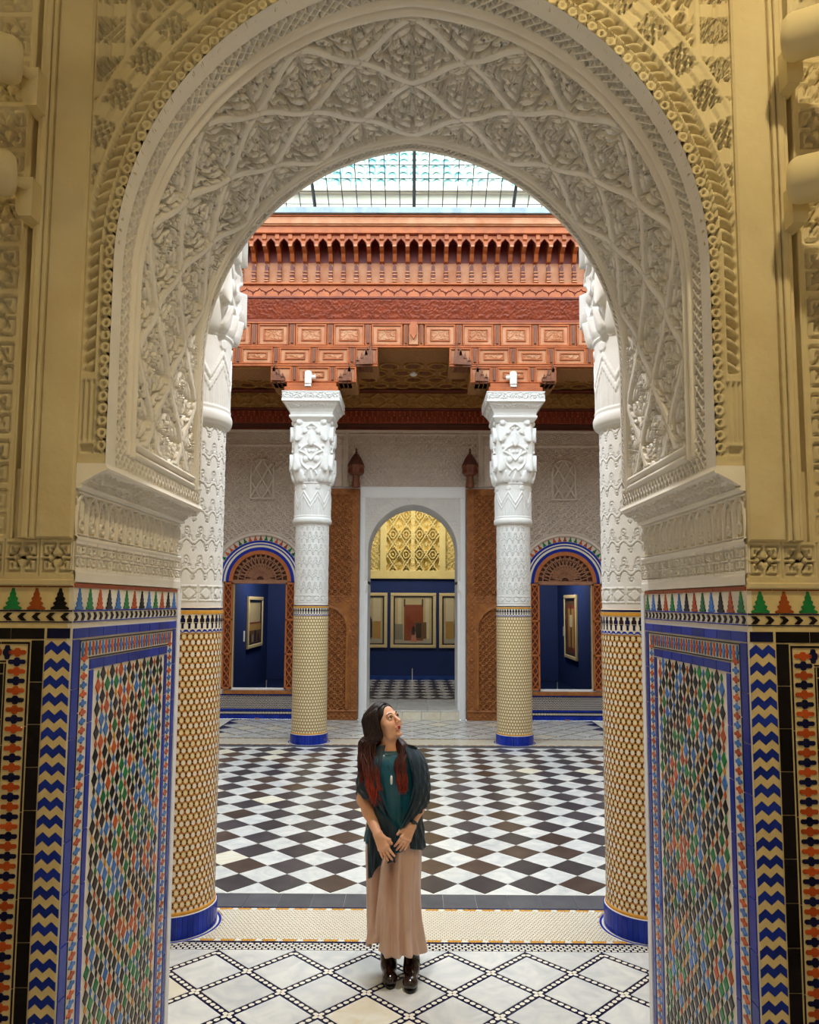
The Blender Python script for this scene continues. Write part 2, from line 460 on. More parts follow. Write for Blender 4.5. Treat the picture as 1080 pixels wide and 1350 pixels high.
def arabesque(cv, x0, x1, y0, y1, rng):
    """lozenge net of broad flat bands with leaf spurs; every lozenge filled with nested, pierced leafy islands"""
    W = y1-y0
    PS, PW = .40, W/2
    hx, hy = PS/2, PW/2
    cells = []
    ni = int((x1-x0)/hx)+3
    for i in range(-1, ni):
        for j in range(-1, 5):
            if (i+j) % 2: cells.append((x1-.05-i*hx, y0+j*hy))      # lozenge centres, counted from the apex
    L = math.hypot(hx, hy); ux, uy = hx/L, hy/L; inr = hx*hy/L
    for (xc, yc) in cells:
        for sx in (1, -1):
            for sy in (1, -1):
                d0 = (-sx*ux, sy*uy); nn = (-sx*uy, -sy*ux)            # along the band from (sx*hx,0) to (0,sy*hy); inwards
                for q, (off, hw) in enumerate(((.0360, .0150), (.0675, .0135), (.0950, .0120))):
                    f = 1-off/inr
                    mx, my = xc+sx*hx*f, yc; ex, ey = xc, yc+sy*hy*f
                    Lq = L*f
                    gp = .006
                    jt = rng.uniform(-.003, .003); sp = (mx+d0[0]*(gp+.003)+nn[0]*jt, my+d0[1]*(gp+.003)+nn[1]*jt)
                    if Lq-2*gp < .04: continue
                    n_ = 2 if Lq > .13 else 1
                    for k in range(n_):
                        La = (Lq-2*gp)/n_*.97
                        st = (sp[0]+d0[0]*k*(Lq-2*gp)/n_, sp[1]+d0[1]*k*(Lq-2*gp)/n_)
                        ang = math.atan2(d0[1], d0[0])
                        if (q+k) % 2: st, ang = (st[0]+d0[0]*La, st[1]+d0[1]*La), ang+PI
                        cv.over_leaf(st, ang, La, hw, .86, rng.uniform(-.05, .05), 0.0)
                        c = (st[0]+La*.42*cos(ang), st[1]+La*.42*sin(ang))
                        if hw > .01 and k == 0:
                            for z in range(5): cv.disc((c[0]+.0066*cos(z*1.257+.3), c[1]+.0066*sin(z*1.257+.3)), .0026, .25, 'min', False)
                            cv.disc(c, .0022, .3, 'min', False)
                        for t in (.18, .66, .80):
                            cv.disc((st[0]+La*t*cos(ang), st[1]+La*t*sin(ang)), .0030*(1.1-t*.4), .25, 'min', False)
        # pair of cone buds in the middle
        for sx in (1, -1):
            cv.over_leaf((xc+sx*.004, yc), 0 if sx > 0 else PI, .052, .0125, .95, 0, 0, False)
            for z in range(3): cv.seg((xc+sx*(.014+.010*z), yc-.009), (xc+sx*(.018+.010*z), yc+.009), .0018, .0018, .5, 'min')
    bands = []
    for (xc, yc) in cells:
        for sy in (1, -1):
            A, B = (xc+hx, yc), (xc, yc+sy*hy)
            for (A, B) in (((xc+hx, yc), (xc, yc+sy*hy)), ((xc-hx, yc), (xc, yc+sy*hy))):
                pts = []
                for k in range(13):
                    t = k/12
                    px, py = A[0]+(B[0]-A[0])*t, A[1]+(B[1]-A[1])*t
                    o = .0065*sin(2*PI*t)*(1 if B[0] < A[0] else -1)*sy
                    pts.append((px-(B[1]-A[1])/L*o, py+(B[0]-A[0])/L*o))
                bands.append(pts)
    for pts in bands: cv.over_curve(pts, .0150, .0150, 1.0)
    for pts in bands:
        for k, da, Ls in ((2, .85, .060), (9, -.85, .060), (5, .95, .050), (7, -.95, .050)):
            a = math.atan2(pts[k+1][1]-pts[k][1], pts[k+1][0]-pts[k][0])
            cv.over_leaf(pts[k], a+da, Ls*rng.uniform(.9, 1.15), .0100, 1.0, -.55*(1 if da > 0 else -1), .0)
    g, cv.gap = cv.gap, 0.0
    for pts in bands: cv.over_curve(pts, .0150, .0150, 1.0)
    cv.gap = g

def scrolls(cv, x0, x1, y0, y1, step, rng, h=0.8):
    """densely packed curled tendrils and leaves, no direction"""
    nx = max(1, int((x1-x0)/step)); ny = max(1, int((y1-y0)/step))
    for j in range(ny):
        for i in range(nx):
            c = (x0+(i+.5)*(x1-x0)/nx, y0+(j+.5)*(y1-y0)/ny)
            a0 = rng.uniform(0, 2*PI); sg = 1 if (i+j) % 2 else -1
            pts = []
            for k in range(12):
                t = k/11
                r = step*0.52*(1-0.75*t)
                pts.append((c[0]+r*cos(a0+sg*4.4*t), c[1]+r*sin(a0+sg*4.4*t)))
            cv.curve(pts, step*0.12, step*0.07, h, edge=.4)
            cv.disc(pts[-1], step*0.13, h)
            for q in range(2):
                aa = a0+sg*(0.6+1.9*q)
                cv.leaf((c[0]+step*.4*cos(aa), c[1]+step*.4*sin(aa)), aa+sg*1.1, step*.5, step*.10, h*.95, .3)

def arcade(cv, x0, x1, y0, y1, n):
    """row of small carved niches with palm stems"""
    cw = (x1-x0)/n; ch = y1-y0
    cv.seg((x0, y0), (x1, y0), ch*.03, ch*.03, 1); cv.seg((x0, y1), (x1, y1), ch*.03, ch*.03, 1)
    for k in range(n):
        c = x0+(k+.5)*cw
        cv.seg((c-cw*.5, y0), (c-cw*.5, y0+ch*.6), cw*.09, cw*.07, .95)
        cv.curve([(c-cw*.48, y0+ch*.55), (c-cw*.42, y0+ch*.78), (c-cw*.2, y0+ch*.9), (c, y0+ch*.98)], cw*.07, cw*.05, 1)
        cv.curve([(c+cw*.48, y0+ch*.55), (c+cw*.42, y0+ch*.78), (c+cw*.2, y0+ch*.9), (c, y0+ch*.98)], cw*.07, cw*.05, 1)
        cv.ring((c, y0+ch*.22), ch*.13, cw*.05, .9, n=10)
        cv.disc((c, y0+ch*.22), ch*.07, .8)
        cv.seg((c, y0+ch*.35), (c, y0+ch*.8), cw*.05, cw*.03, .9)
        for j in range(4):
            for s in (1, -1):
                cv.leaf((c, y0+ch*(.36+.11*j)), PI/2-s*.85, ch*.2, cw*.08, .85, .3, .3*s)
        for s in (1, -1): cv.leaf((c+s*cw*.5, y0+ch*.62), PI/2, ch*.33, cw*.12, .8, .3)
# ------------------------------------------------------------------ arch wall between the near room and the court
XJ, YN, YF = 0.942, 2.13, 3.10               # jamb half width, near face, court face
AW, AE, ASP, AAP = 0.866, 0.085, 2.59, 4.132 # arch half width, pointedness, spring, apex
AR = AW+AE
ACZ = AAP-math.sqrt(AR*AR-AE*AE)
PHI = math.acos(AE/AR)
LS = ACZ-ASP
LH = LS+AR*PHI                               # half of the arch line
def arch_pt(s, off=0.0):
    """s: array along the line from the left foot over the apex to the right foot; off: outwards"""
    s = np.asarray(s, float); right = s > LH
    t = np.where(right, 2*LH-s, s)
    ph = np.clip((t-LS)/AR, 0, PHI)
    nx = np.where(t < LS, 1.0, np.cos(ph)); nz = np.where(t < LS, 0.0, np.sin(ph))
    x = np.where(t < LS, AW, -AE+AR*np.cos(ph)); z = np.where(t < LS, ASP+t, ACZ+AR*np.sin(ph))
    x = x+nx*off; z = z+nz*off
    sg = np.where(right, 1.0, -1.0)
    return x*sg, z, nx*sg, nz
def arch_top(x):
    x = abs(x)
    return ACZ+math.sqrt(max(0, AR*AR-(x+AE)**2)) if x < AW else ASP

wall_front = tag(put('wall_front', None), None, None, None, None)
def solid_arch_wall():
    mb = MB(); off = 0.055; N = 72
    s = np.linspace(0, 2*LH, N); x, z, _, _ = arch_pt(s, off)
    y0, y1, zt = YN+0.037, YF, 6.9
    for i in range(N-1):
        a, b = (x[i], z[i]), (x[i+1], z[i+1])
        if abs(b[0]-a[0]) < 1e-6: continue
        mb.add([(a[0], y0, a[1]), (b[0], y0, b[1]), (b[0], y0, zt), (a[0], y0, zt), (a[0], y1, a[1]), (b[0], y1, b[1]), (b[0], y1, zt), (a[0], y1, zt)],
               [(0, 1, 2, 3), (4, 7, 6, 5), (0, 4, 5, 1), (3, 2, 6, 7)])
    for sg in (-1, 1):
        mb.box(sg*(AW+off), sg*4.7, y0, y1, ASP-0.01, zt)
    return mb
bpy.data.objects.remove(wall_front)
wall_front = tag(solid_arch_wall().build('wall_front', plaster), 'cream plaster wall with the tall carved archway', None, None, 'structure')

# --- soffit: one carved sheet, 4 mm grid
D_S = 0.0034
cv = Carver(LH, YF-YN, D_S, 0.0)
SX, SY = np.meshgrid(cv.xs, cv.ys)
CY0, CY1 = 0.225, 0.862                       # carved field across the depth (from the near face)
arabesque(cv, 0.12, LH+0.05, CY0, CY1, RNG)
ys = SY
band = np.minimum(np.where(ys < 0.5, ys, 10), 10)
Hs = cv.H
fr = SX+0.0                                   # distance from the foot
def setm(mask, val): Hs[mask] = val if np.isscalar(val) else val[mask]
lat = 0.25+0.75*lattice(SX, SY, 0.034, 0.13)
def mould(t):                                # two rounded fillets, t in 0..1
    return 0.62+0.5*np.abs(np.sin(PI*np.clip(t, 0, 1)*2))**0.6
m = (ys < CY0) | (ys > CY1) | (fr < 0.115)
setm(m, 0.9)
mf = (fr < 0.115) & (fr >= 0.055); setm(mf, mould((fr-0.055)/0.06))
setm((fr >= 0.012) & (fr < 0.052), lat)
inn = fr >= 0.055
setm(inn & (ys >= 0.14) & (ys < CY0), mould((ys-0.14)/(CY0-0.14)))
setm(inn & (ys > CY1) & (ys <= 0.915), mould((ys-CY1)/(0.915-CY1)))
setm((fr > 0.012) & (ys >= 0.075) & (ys < 0.135), lat)
setm((fr > 0.012) & (ys >= 0.918) & (ys < 0.952), 0.25+0.75*lattice(SX, SY, 0.024, 0.14))
setm(ys < 0.072, 0.95); setm(ys > 0.955, 0.95)
HH = np.concatenate([Hs, Hs[:, -2::-1]], 1)
s_all = np.concatenate([cv.xs, 2*LH-cv.xs[-2::-1]])
ax, az, anx, anz = arch_pt(s_all)
dep = (1-HH)*0.050
P = np.stack([ax[None]+anx[None]*dep, np.broadcast_to((YN+cv.ys)[:, None], dep.shape), az[None]+anz[None]*dep], -1)
put('carved_soffit', grid_mesh('carved_soffit', P, stucco, smooth=False, flip=True), wall_front)

# --- front spandrel: carved sheet on the near face above the arch
SPW, SPT = 0.965, 4.75
d = 0.0042
cv = Canvas(SPW, SPT-ASP, d, 0.0)             # right half, mirrored afterwards
X, Zr = np.meshgrid(cv.xs, cv.ys); Z = Zr+ASP
rad = np.hypot(X+AE, Z-ACZ)
off = np.where(Z < ACZ, X-AW, rad-AR)         # outward distance from the arch line
arcl = np.where(Z < ACZ, Z-ASP, LS+AR*np.arctan2(Z-ACZ, X+AE))
scrolls(cv, 0.0, SPW, 0.9, SPT-ASP, 0.062, RNG, 0.85)
H = cv.H
def band_set(lo, hi, val, extra=None):
    mk = (off >= lo) & (off < hi)
    if extra is not None: mk &= extra
    H[mk] = val if np.isscalar(val) else val[mk]
# vertical lattice strip by the frame, with plain hexagon blocks between
vs = X > 0.862
zz = (Z/0.125) % 1
vl = np.where(zz < 0.62, 0.12+0.8*lattice(X*1.0, Z, 0.026, 0.13), 0.85-0.25*(np.abs(X-0.91) < 0.006))
H[vs] = vl[vs]
H[(X > 0.845) & (X < 0.864)] = 1.0
# concentric lattice blocks
bz = (arcl/0.115) % 1
band_set(0.098, 0.178, np.where(bz < 0.62, 0.12+0.8*lattice(off, arcl, 0.026, 0.13), 0.85-0.25*(np.abs(off-0.138) < 0.006)))
band_set(0.176, 0.192, 1.0); band_set(0.086, 0.1, 1.0)
# rope of slanting leaves
t = (off-0.044)/0.042
u = (arcl/0.036+0.9*t) % 1
leafp = np.clip(1-np.abs(u-0.5)/0.42, 0, 1)**0.5*np.clip(np.sin(PI*np.clip(t, 0, 1)), 0, 1)**0.4
band_set(0.044, 0.086, 0.15+0.85*leafp)
band_set(0.038, 0.046, 0.95)
# scallop chain: overlapping rings with eyes
cu = (arcl/0.036) % 1-0.5; rr = np.hypot(cu*0.036, off-0.018)
chain = np.where(rr < 0.005, 0.1, np.where(rr < 0.0165, 0.98, 0.12))
band_set(-0.004, 0.038, chain)
# reeded colonnette under the rope on the straight part
col = (Z < 2.86) & (off >= 0.044) & (off < 0.098)
tt = ((off-0.046)/0.0165) % 1
H[col] = (0.35+0.6*np.sin(PI*tt))[col]
H[col & ((Z > 2.835) | (Z < 2.66))] = 0.9
H[col & (Z < 2.645)] = 0.5
H[(X > 0.948) & (off > 0.0)] = 1.0
H[Z < 2.625] = 0.8
keep = (off[:-1, :-1] > -0.0035) & (off[1:, 1:] > -0.0035) & ((rr[:-1, :-1] < 0.0185) | (off[:-1, :-1] > 0.012))
HH = np.concatenate([H[:, :0:-1], H], 1); XX = np.concatenate([-X[:, :0:-1], X], 1); ZZ = np.concatenate([Z[:, :0:-1], Z], 1)
kk = np.concatenate([keep[:, ::-1], keep], 1)
P = np.stack([XX, YN+(1-HH)*0.034, ZZ], -1)
put('carved_spandrel', grid_mesh('carved_spandrel', P, plaster, smooth=False, mask=kk), wall_front)

# --- pilaster strips, frame mouldings, shadow gaps and knotwork panels on the near face
def near_side(sg):
    mb = MB()
    mb.cbox(0.948 if sg > 0 else -1.054, 1.054 if sg > 0 else -0.948, YN-0.016, YN+0.04, 2.376, 6.3, 0.006)
    mb.build('pilaster_strip', plaster, wall_front)
    for k, (a, b, yy) in enumerate(((1.054, 1.066, -0.026), (1.067, 1.084, -0.034), (1.085, 1.098, -0.024))):
        MB().cbox(min(sg*a, sg*b), max(sg*a, sg*b), YN+yy, YN+0.04, 2.376, 6.3, 0.003).build('frame_moulding', plaster, wall_front)
    MB().cbox(min(sg*1.124, sg*1.131), max(sg*1.124, sg*1.131), YN-0.002, YN+0.04, 2.376, 6.3, 0.002).build('frame_moulding', plaster, wall_front)
    cvk = Canvas(0.50, 2.6, 0.0055, 1.0)
    for q in range(4):
        knot_field(cvk, 0.012+0.12*q, 0.122+0.12*q, 0.005, 2.595, 1, 18)
    Xk, Zk = np.meshgrid(cvk.xs, cvk.ys)
    P = np.stack([sg*(1.13+Xk), YN+0.004+(1-cvk.H)*0.02, 2.376+Zk], -1)
    put('knotwork_panel', grid_mesh('knotwork_panel', P, plaster, smooth=False, flip=sg < 0), wall_front)
near_side(1); near_side(-1)

# ------------------------------------------------------------------ the two piers (walls left and right of the passage)
def pier(sg, name, label):
    mb = MB()
    xo = 4.7
    mb.box(sg*(XJ+0.012), sg*xo, YN+0.012, YF-0.0, 0, ASP-0.012)
    w = tag(mb.build(name, plaster), label, None, None, 'structure')
    fl = sg > 0
    # frieze on the jamb: knot band and arcade band, carved; parametrised (y along, z up), height towards the passage
    wj = YF-YN
    d = 0.0025
    c1 = Canvas(wj, 2.526-2.255, d, 1.0)
    Xj, Zj = np.meshgrid(c1.xs, c1.ys)
    knot_band(c1, 0.0, wj, 0.036, 0.112, 13, .15)
    z0 = 2.386-2.255
    c1.H[(Zj > z0) & (Zj < 0.262)] = 0.1
    arcade(c1, 0.005, wj-0.005, z0+0.006, 0.256, 13)
    c1.H[(Zj > 0.118) & (Zj < z0-0.002)] = 1.15
    c1.H[Zj < 0.03] = 1.12
    P = np.stack([sg*(XJ+(1-c1.H)*0.016), YN+Xj, 2.255+Zj], -1)
    put('carved_frieze', grid_mesh('carved_frieze', P, stucco, smooth=False, flip=fl), w)
    # cornice: cove with carved flowers, bead and top fillet
    prof = [(XJ, 2.520), (XJ-0.010, 2.522), (XJ-0.012, 2.530), (XJ-0.004, 2.534)]
    for k in range(9):
        t = k/8
        prof.append((XJ-0.006-0.064*t**1.15, 2.532+0.038*t))
    prof += [(XJ-0.078, 2.571), (XJ-0.082, 2.578), (XJ-0.078, 2.586), (XJ-0.076, 2.592), (XJ+0.02, 2.592)]
    mb = MB()
    mb.prism([(p[0]*sg, p[1]) for p in prof]+[(sg*(XJ+0.02), 2.52)], YN-0.004, YF+0.004, 'y')
    mb.build('cornice_bead', stucco, w)
    c2 = Canvas(wj-0.02, 0.07, 0.0026, 0.0)
    scrolls(c2, 0, wj-0.02, 0.002, 0.068, 0.024, RNG, 0.9)
    Xc, Tc = np.meshgrid(c2.xs, c2.ys); T = Tc/0.07
    cx = XJ-0.005-0.064*T**1.15; cz = 2.531+0.038*T
    P = np.stack([sg*(cx-c2.H*0.007), YN+0.01+Xc, cz-c2.H*0.006], -1)
    put('carved_cove', grid_mesh('carved_cove', P, stucco, flip=fl), w)
    # frieze on the near face
    c3 = Canvas(1.2, 0.121, 0.003, 1.0)
    knot_band(c3, 0.004, 0.004+12*0.0985, 0.02, 0.116, 12)
    X3, Z3 = np.meshgrid(c3.xs, c3.ys)
    P = np.stack([sg*(XJ+X3), YN-0.002+(1-c3.H)*0.014, 2.255+Z3], -1)
    put('knotwork_frieze', grid_mesh('knotwork_frieze', P, plaster, smooth=False, flip=not fl), w)
    MB().cbox(min(sg*XJ, sg*2.14), max(sg*XJ, sg*2.14), YN-0.012, YN+0.012, 2.243, 2.262, 0.004).build('ledge', plaster, w)
    return w
wall_left = pier(-1, 'wall_left', 'left pier of the archway, clad in mosaic tile below carved stucco')
wall_right = pier(1, 'wall_right', 'right pier of the archway, clad in mosaic tile below carved stucco')

# ------------------------------------------------------------------ glazed tile cladding of the piers
TH = 0.003
def flat_tile(name, poly, mat, th=TH, bev=0.0012):
    """tile lying in the local x,z plane, face towards -y, chamfered"""
    n = len(poly); cx = sum(p[0] for p in poly)/n; cz = sum(p[1] for p in poly)/n
    r = max(math.hypot(p[0]-cx, p[1]-cz) for p in poly)
    k = 1-bev/r
    mb = MB()
    mb.loft([[(p[0], 0.0, p[1]) for p in poly], [(p[0], -th*0.7, p[1]) for p in poly],
             [(cx+(p[0]-cx)*k, -th, cz+(p[1]-cz)*k) for p in poly]])
    return mb.mesh(name, mat)
def diamond(w, h): return [(-w, 0), (0, -h), (w, 0), (0, h)]
def cross_poly(a, b, t):
    """four-lobed cross, a and b half width and height, t half thickness of the arms"""
    q = [(a, t*.45), (a*.86, t*.95), (t*1.9, t*.95), (t*1.15, t*1.5), (t*1.0, b*.84), (t*.5, b)]
    if t*1.5 > b*.8: q = [(a, t*.45), (a*.86, t*.95), (t*1.3, t*.95), (t*1.0, b*.84), (t*.5, b)]
    P = q+[(-x, z) for x, z in q[::-1]]
    return P+[(x, -z) for x, z in P[::-1]]
def tree_poly(w, h):   # stepped merlon "tree"
    L = []
    for k in range(4):
        z = h*(0.08+0.22*k); ww = w*(1-0.22*k)
        L += [(ww, z), (ww*0.55, z+h*0.10)]
    L += [(w*.12, h)]
    L = [(w*.95, 0)]+L
    return [(-x, z) for x, z in L[::-1]]+L
def zig_poly(w, h, a): # one chevron band piece, two teeth
    top = [(-w, 0), (-w*.5, a), (0, 0), (w*.5, a), (w, 0)]
    return [(x, z) for x, z in top][::-1][::-1]+[(x, z-h) for x, z in top[::-1]]
def arrow_poly(w, h):
    return [(-w, -h), (w*.1, -h), (w, 0), (w*.1, h), (-w, h), (-w*.15, 0)]
RZ = {'front': 0.0}
def quarter(sg):       # rotation that turns a -y facing tile to face the passage
    return PI/2 if sg < 0 else -PI/2

def rect_tiles(name, par, mk, sg, mat, a0, a1, z0, z1, n, vertical, gap=0.0018):
    """straight border tiles laid end to end; mk(a,z)->location"""
    for k in range(n):
        if vertical:
            b0, b1 = z0+(z1-z0)*k/n, z0+(z1-z0)*(k+1)/n; poly = [(a0+gap, b0+gap), (a1-gap, b0+gap), (a1-gap, b1-gap), (a0+gap, b1-gap)]
        else:
            b0, b1 = a0+(a1-a0)*k/n, a0+(a1-a0)*(k+1)/n; poly = [(b0+gap, z0+gap), (b1-gap, z0+gap), (b1-gap, z1-gap), (b0+gap, z1-gap)]
        put(name, flat_tile(name, poly, mat), par, mk[0], mk[1])

MT = {}
def tmesh(key, fn):
    if key not in MT: MT[key] = fn()
    return MT[key]
SMALL = [(t_orange, .28), (t_lblue, .3), (t_green, .12), (t_gold, .15), (t_darkbrown, .15)]
BIGC = [(t_black, .42), (t_darkbrown, .17), (t_green, .18), (t_lblue, .14), (t_orange, .09)]
def pick(tab, rng):
    r = rng.random()*sum(w for _, w in tab)
    for m_, w in tab:
        r -= w
        if r <= 0: return m_
    return tab[0][0]

def zellij(w, sg, face, A, width):
    """tile dado. face 'jamb': a runs along +y from the near corner; face 'front': a runs outwards along the near wall"""
    rng = random.Random(11+(sg > 0)+5*(face == 'front'))
    jamb = face == 'jamb'
    if jamb:
        rot = (0, 0, quarter(sg))
        loc = lambda a, z: (sg*(XJ+0.0), YN+a, z)
        org = (sg*XJ, YN, 0)
        s = 1 if sg < 0 else -1          # local x of a rotated tile runs along +y (left) or -y (right)
    else:
        rot = (0, 0, 0)
        loc = lambda a, z: (sg*(XJ+a), YN, z)
        org = (sg*XJ, YN, 0)
        s = sg
    ZT = 2.243
    # backing bed
    mb = MB()
    if jamb: mb.box(sg*XJ, sg*(XJ+0.014), YN, YF, 0, ZT)
    else: mb.box(sg*(XJ+0.0145), sg*(XJ+1.2), YN, YN+0.014, 0, ZT)
    bed = mb.build('zellij_panel', grout if jamb else t_cream, w)
    if jamb: bed['label'] = 'mosaic tile dado on the passage side'
    else: bed['label'] = 'dark mosaic tile dado facing the room'
    def tile(name, key, fn, a, z, r=0.0):
        put(name, tmesh(key, fn), bed, loc(a, z), (0, 0, rot[2]) if not r else Euler((0, r, rot[2]), 'XYZ'))
    W = width
    def straight(name, mat, a0, a1, z0, z1, n, vertical):
        for k in range(n):
            if vertical: b = (a0, a1, z0+(z1-z0)*k/n, z0+(z1-z0)*(k+1)/n)
            else: b = (a0+(a1-a0)*k/n, a0+(a1-a0)*(k+1)/n, z0, z1)
            hw, hh = (b[1]-b[0])/2-0.001, (b[3]-b[2])/2-0.001
            tile(name, (name, mat.name, round(hw, 4), round(hh, 4)), lambda: flat_tile(name, [(-hw, -hh), (hw, -hh), (hw, hh), (-hw, hh)], mat), (b[0]+b[1])/2, (b[2]+b[3])/2)
    pal = [t_black, t_lblue, t_green, t_orange]
    if jamb:
        n = 13; p = W/n
        straight('brown_tile', t_brown, 0, W, 2.240-0.002, 2.2525, 4, False)
        for k in range(n):
            mt = pal[(k*1+1) % 4] if sg < 0 else pal[(k+2) % 4]
            tile('merlon_tile', ('tree', mt.name, 1), lambda: flat_tile('merlon_tile', tree_poly(p*.36, .060), mt), p*(k+.5), 2.177)
        straight('blue_line_tile', t_blue, 0, W, 2.1705, 2.1765, 4, False)
        n2 = 22; p2 = W/n2
        for k in range(n2):
            tile('arrow_tile', 'arrow', lambda: flat_tile('arrow_tile', [(-x, z) for x, z in arrow_poly(p2*.3, .011)] if s < 0 else arrow_poly(p2*.3, .011), t_black), p2*(k+.5), 2.157)
        straight('blue_line_tile', t_blue, 0, W, 2.140, 2.145, 4, False)
        c_out, c_in = t_blue, t_blue
        thin = t_black
        xb = dict(o0=0.004, o1=0.048, k0=0.050, k1=0.056, c0=0.058, c1=0.114, i0=0.120, i1=0.150, d0=0.152, d1=0.795, j1=0.828, e1=0.886, p1=0.930)
        ztop = 2.125
        straight('border_tile', c_out, 0.004, 0.930, ztop-0.030, ztop, 9, False)
        straight('border_tile', c_out, xb['o0'], xb['o1'], 0.02, ztop-0.032, 15, True)
        straight('border_tile', c_out, 0.892, 0.926, 0.02, ztop-0.032, 15, True)
        straight('line_tile', thin, xb['k0'], xb['k1'], 0.02, ztop-0.034, 10, True)
        straight('line_tile', thin, xb['k0'], 0.890, ztop-0.040, ztop-0.034, 6, False)
        straight('line_tile', thin, xb['c1'], 0.832, ztop-0.092, ztop-0.086, 6, False)
        zc = ztop-0.063
        ncr = 34
        for k in range(ncr):
            mt = t_orange if k % 2 else t_lblue
            tile('cross_tile', ('crh', mt.name), lambda: flat_tile('cross_tile', cross_poly(0.0098, 0.0205, 0.0044), mt), 0.072+(0.86-0.072)*k/(ncr-1)+.0, zc)
        zz = zc-0.0255; k = 0
        while zz > 0.6:
            mt = t_lblue if k % 2 else t_orange
            for aa in (0.086, 0.859):
                tile('cross_tile', ('cr', mt.name), lambda: flat_tile('cross_tile', cross_poly(0.0205, 0.0112, 0.0048), mt), aa, zz)
            zz -= 0.0258; k += 1
        straight('inner_border_tile', c_in, xb['i0'], 0.828, ztop-0.124, ztop-0.094, 7, False)
        straight('inner_border_tile', c_in, xb['i0'], xb['i1'], 0.02, ztop-0.126, 13, True)
        straight('inner_border_tile', c_in, 0.798, 0.828, 0.02, ztop-0.126, 13, True)
        MB().box(sg*XJ-0.004*0, sg*(XJ-0.006), YF-0.04, YF, 0, 2.24).build('white_edge_strip', paint_white, w)
        a0, a1, z1 = 0.153, 0.796, ztop-0.128
        pw, ph = 0.0715, 0.069
        nc = int(round((a1-a0)/pw)); pw = (a1-a0)/nc
        stuff = {}
        def dm(nm, mt, bw, bh, a, z, single):
            if single:
                tile(nm, (nm, mt.name), lambda: flat_tile(nm, diamond(bw, bh), mt), a, z)
            else:
                stuff.setdefault(mt.name, []).append((a, z, bw, bh))
        nb = ns = 0
        j = 0
        z = z1-ph*0.25
        while z > 0.04:
            odd = j % 2
            for i in range(nc+(0 if odd else 1)):
                a = a0+pw*(i+(0.5 if odd else 0))
                if a-0.02 < a0 or a+0.02 > a1: continue
                single = z > 0.86 and nb < 295
                nb += single
                dm('diamond_tile', pick(BIGC, rng), pw*.265, ph*.335, a, z, single)
            for i in range(nc+(1 if odd else 0)):
                a = a0+pw*(i+(0.5 if not odd else 0))
                if a-0.008 < a0 or a+0.008 > a1: continue
                single = z > 0.86 and ns < 295
                ns += single
                dm('small_diamond_tile', pick(SMALL, rng), pw*.11, ph*.19, a, z, single)
            z -= ph/2; j += 1
        mbs = MB(); names = list(stuff)
        for q, nm in enumerate(names):
            mbs.mi = q
            for a, z, bw, bh in stuff[nm]:
                x, y = sg*XJ, YN+a
                t = -sg*TH
                mbs.add([(x, y-bw, z), (x, y, z-bh), (x, y+bw, z), (x, y, z+bh)]+[(x+t, y-bw*.93, z), (x+t, y, z-bh*.93), (x+t, y+bw*.93, z), (x+t, y, z+bh*.93)],
                        [(4, 5, 6, 7), (0, 1, 5, 4), (1, 2, 6, 5), (2, 3, 7, 6), (3, 0, 4, 7)])
        o = mbs.build('lower_diamond_tiles', [MATS[n_] for n_ in names], bed); o['kind'] = 'stuff'
    else:
        # zigzag strip on the corner, then dark panel
        zw = 0.036
        straight('brown_tile', t_brown, 0.0, 0.36, 2.238, 2.2525, 5, False)
        for k in range(5):
            mt = [t_black, t_brown, t_green, t_blue, t_black][k] if sg < 0 else [t_green, t_brown, t_green, t_brown, t_black][k]
            tile('merlon_tile', ('ftree', mt.name), lambda: flat_tile('merlon_tile', tree_poly(.026, .060), mt), 0.037+k*0.0665, 2.177)
        straight('blue_line_tile', t_navy, 0, 0.36, 2.1705, 2.1765, 4, False)
        for k in range(9):
            tile('arrow_tile', ('farrow', s), lambda: flat_tile('arrow_tile', [(x*-1*s*-1, z) for x, z in arrow_poly(.013, .011)], t_black), 0.022+k*0.04, 2.157)
        straight('blue_line_tile', t_navy, 0, 0.36, 2.140, 2.145, 4, False)
        straight('corner_tile', t_navy, 0.004, 0.070, 2.096, 2.126, 1, False)
        z = 2.078; k = 0
        while z > 0.06:
            tile('zigzag_tile', 'zig', lambda: flat_tile('zigzag_tile', zig_poly(zw-.001, 0.0225, 0.0155), t_blue), 0.038, z-0.004)
            tile('zigzag_tile', 'zigc', lambda: flat_tile('zigzag_tile', zig_poly(zw-.001, 0.0225, 0.0155), t_cream), 0.038, z-0.0275)
            z -= 0.047; k += 1
        a = 0.076
        straight('black_border_tile', t_black, a, 0.36, 2.094, 2.126, 3, False)
        straight('black_border_tile', t_black, a, a+0.036, 0.012, 2.092, 18, True)
        straight('line_tile', t_black, a+0.039, a+0.045, 0.012, 2.086, 9, True)
        straight('line_tile', t_black, a+0.039, 0.36, 2.080, 2.088, 3, False)
        cc = a+0.074
        z = 2.058; k = 0
        while z > 0.04:
            mt = t_navy if k % 2 else t_orange
            tile('cross_tile', ('fcr', mt.name), lambda: flat_tile('cross_tile', cross_poly(0.0245, 0.0122, 0.0066), mt), cc, z)
            z -= 0.0262; k += 1
        for k in range(1, 7):
            mt = t_navy if k % 2 else t_orange
            tile('cross_tile', ('fcrv', mt.name), lambda: flat_tile('cross_tile', cross_poly(0.0125, 0.020, 0.0066), mt), cc+0.028*k, 2.058)
        straight('line_tile', t_black, cc+0.029, cc+0.034, 0.012, 2.028, 9, True)
        straight('line_tile', t_black, cc+0.029, 0.36, 2.030, 2.036, 3, False)
        straight('black_border_tile', t_black, cc+0.036, cc+0.064, 0.012, 1.998, 16, True)
        straight('black_border_tile', t_black, cc+0.036, 0.36, 2.000, 2.028, 2, False)
        a0 = cc+0.066
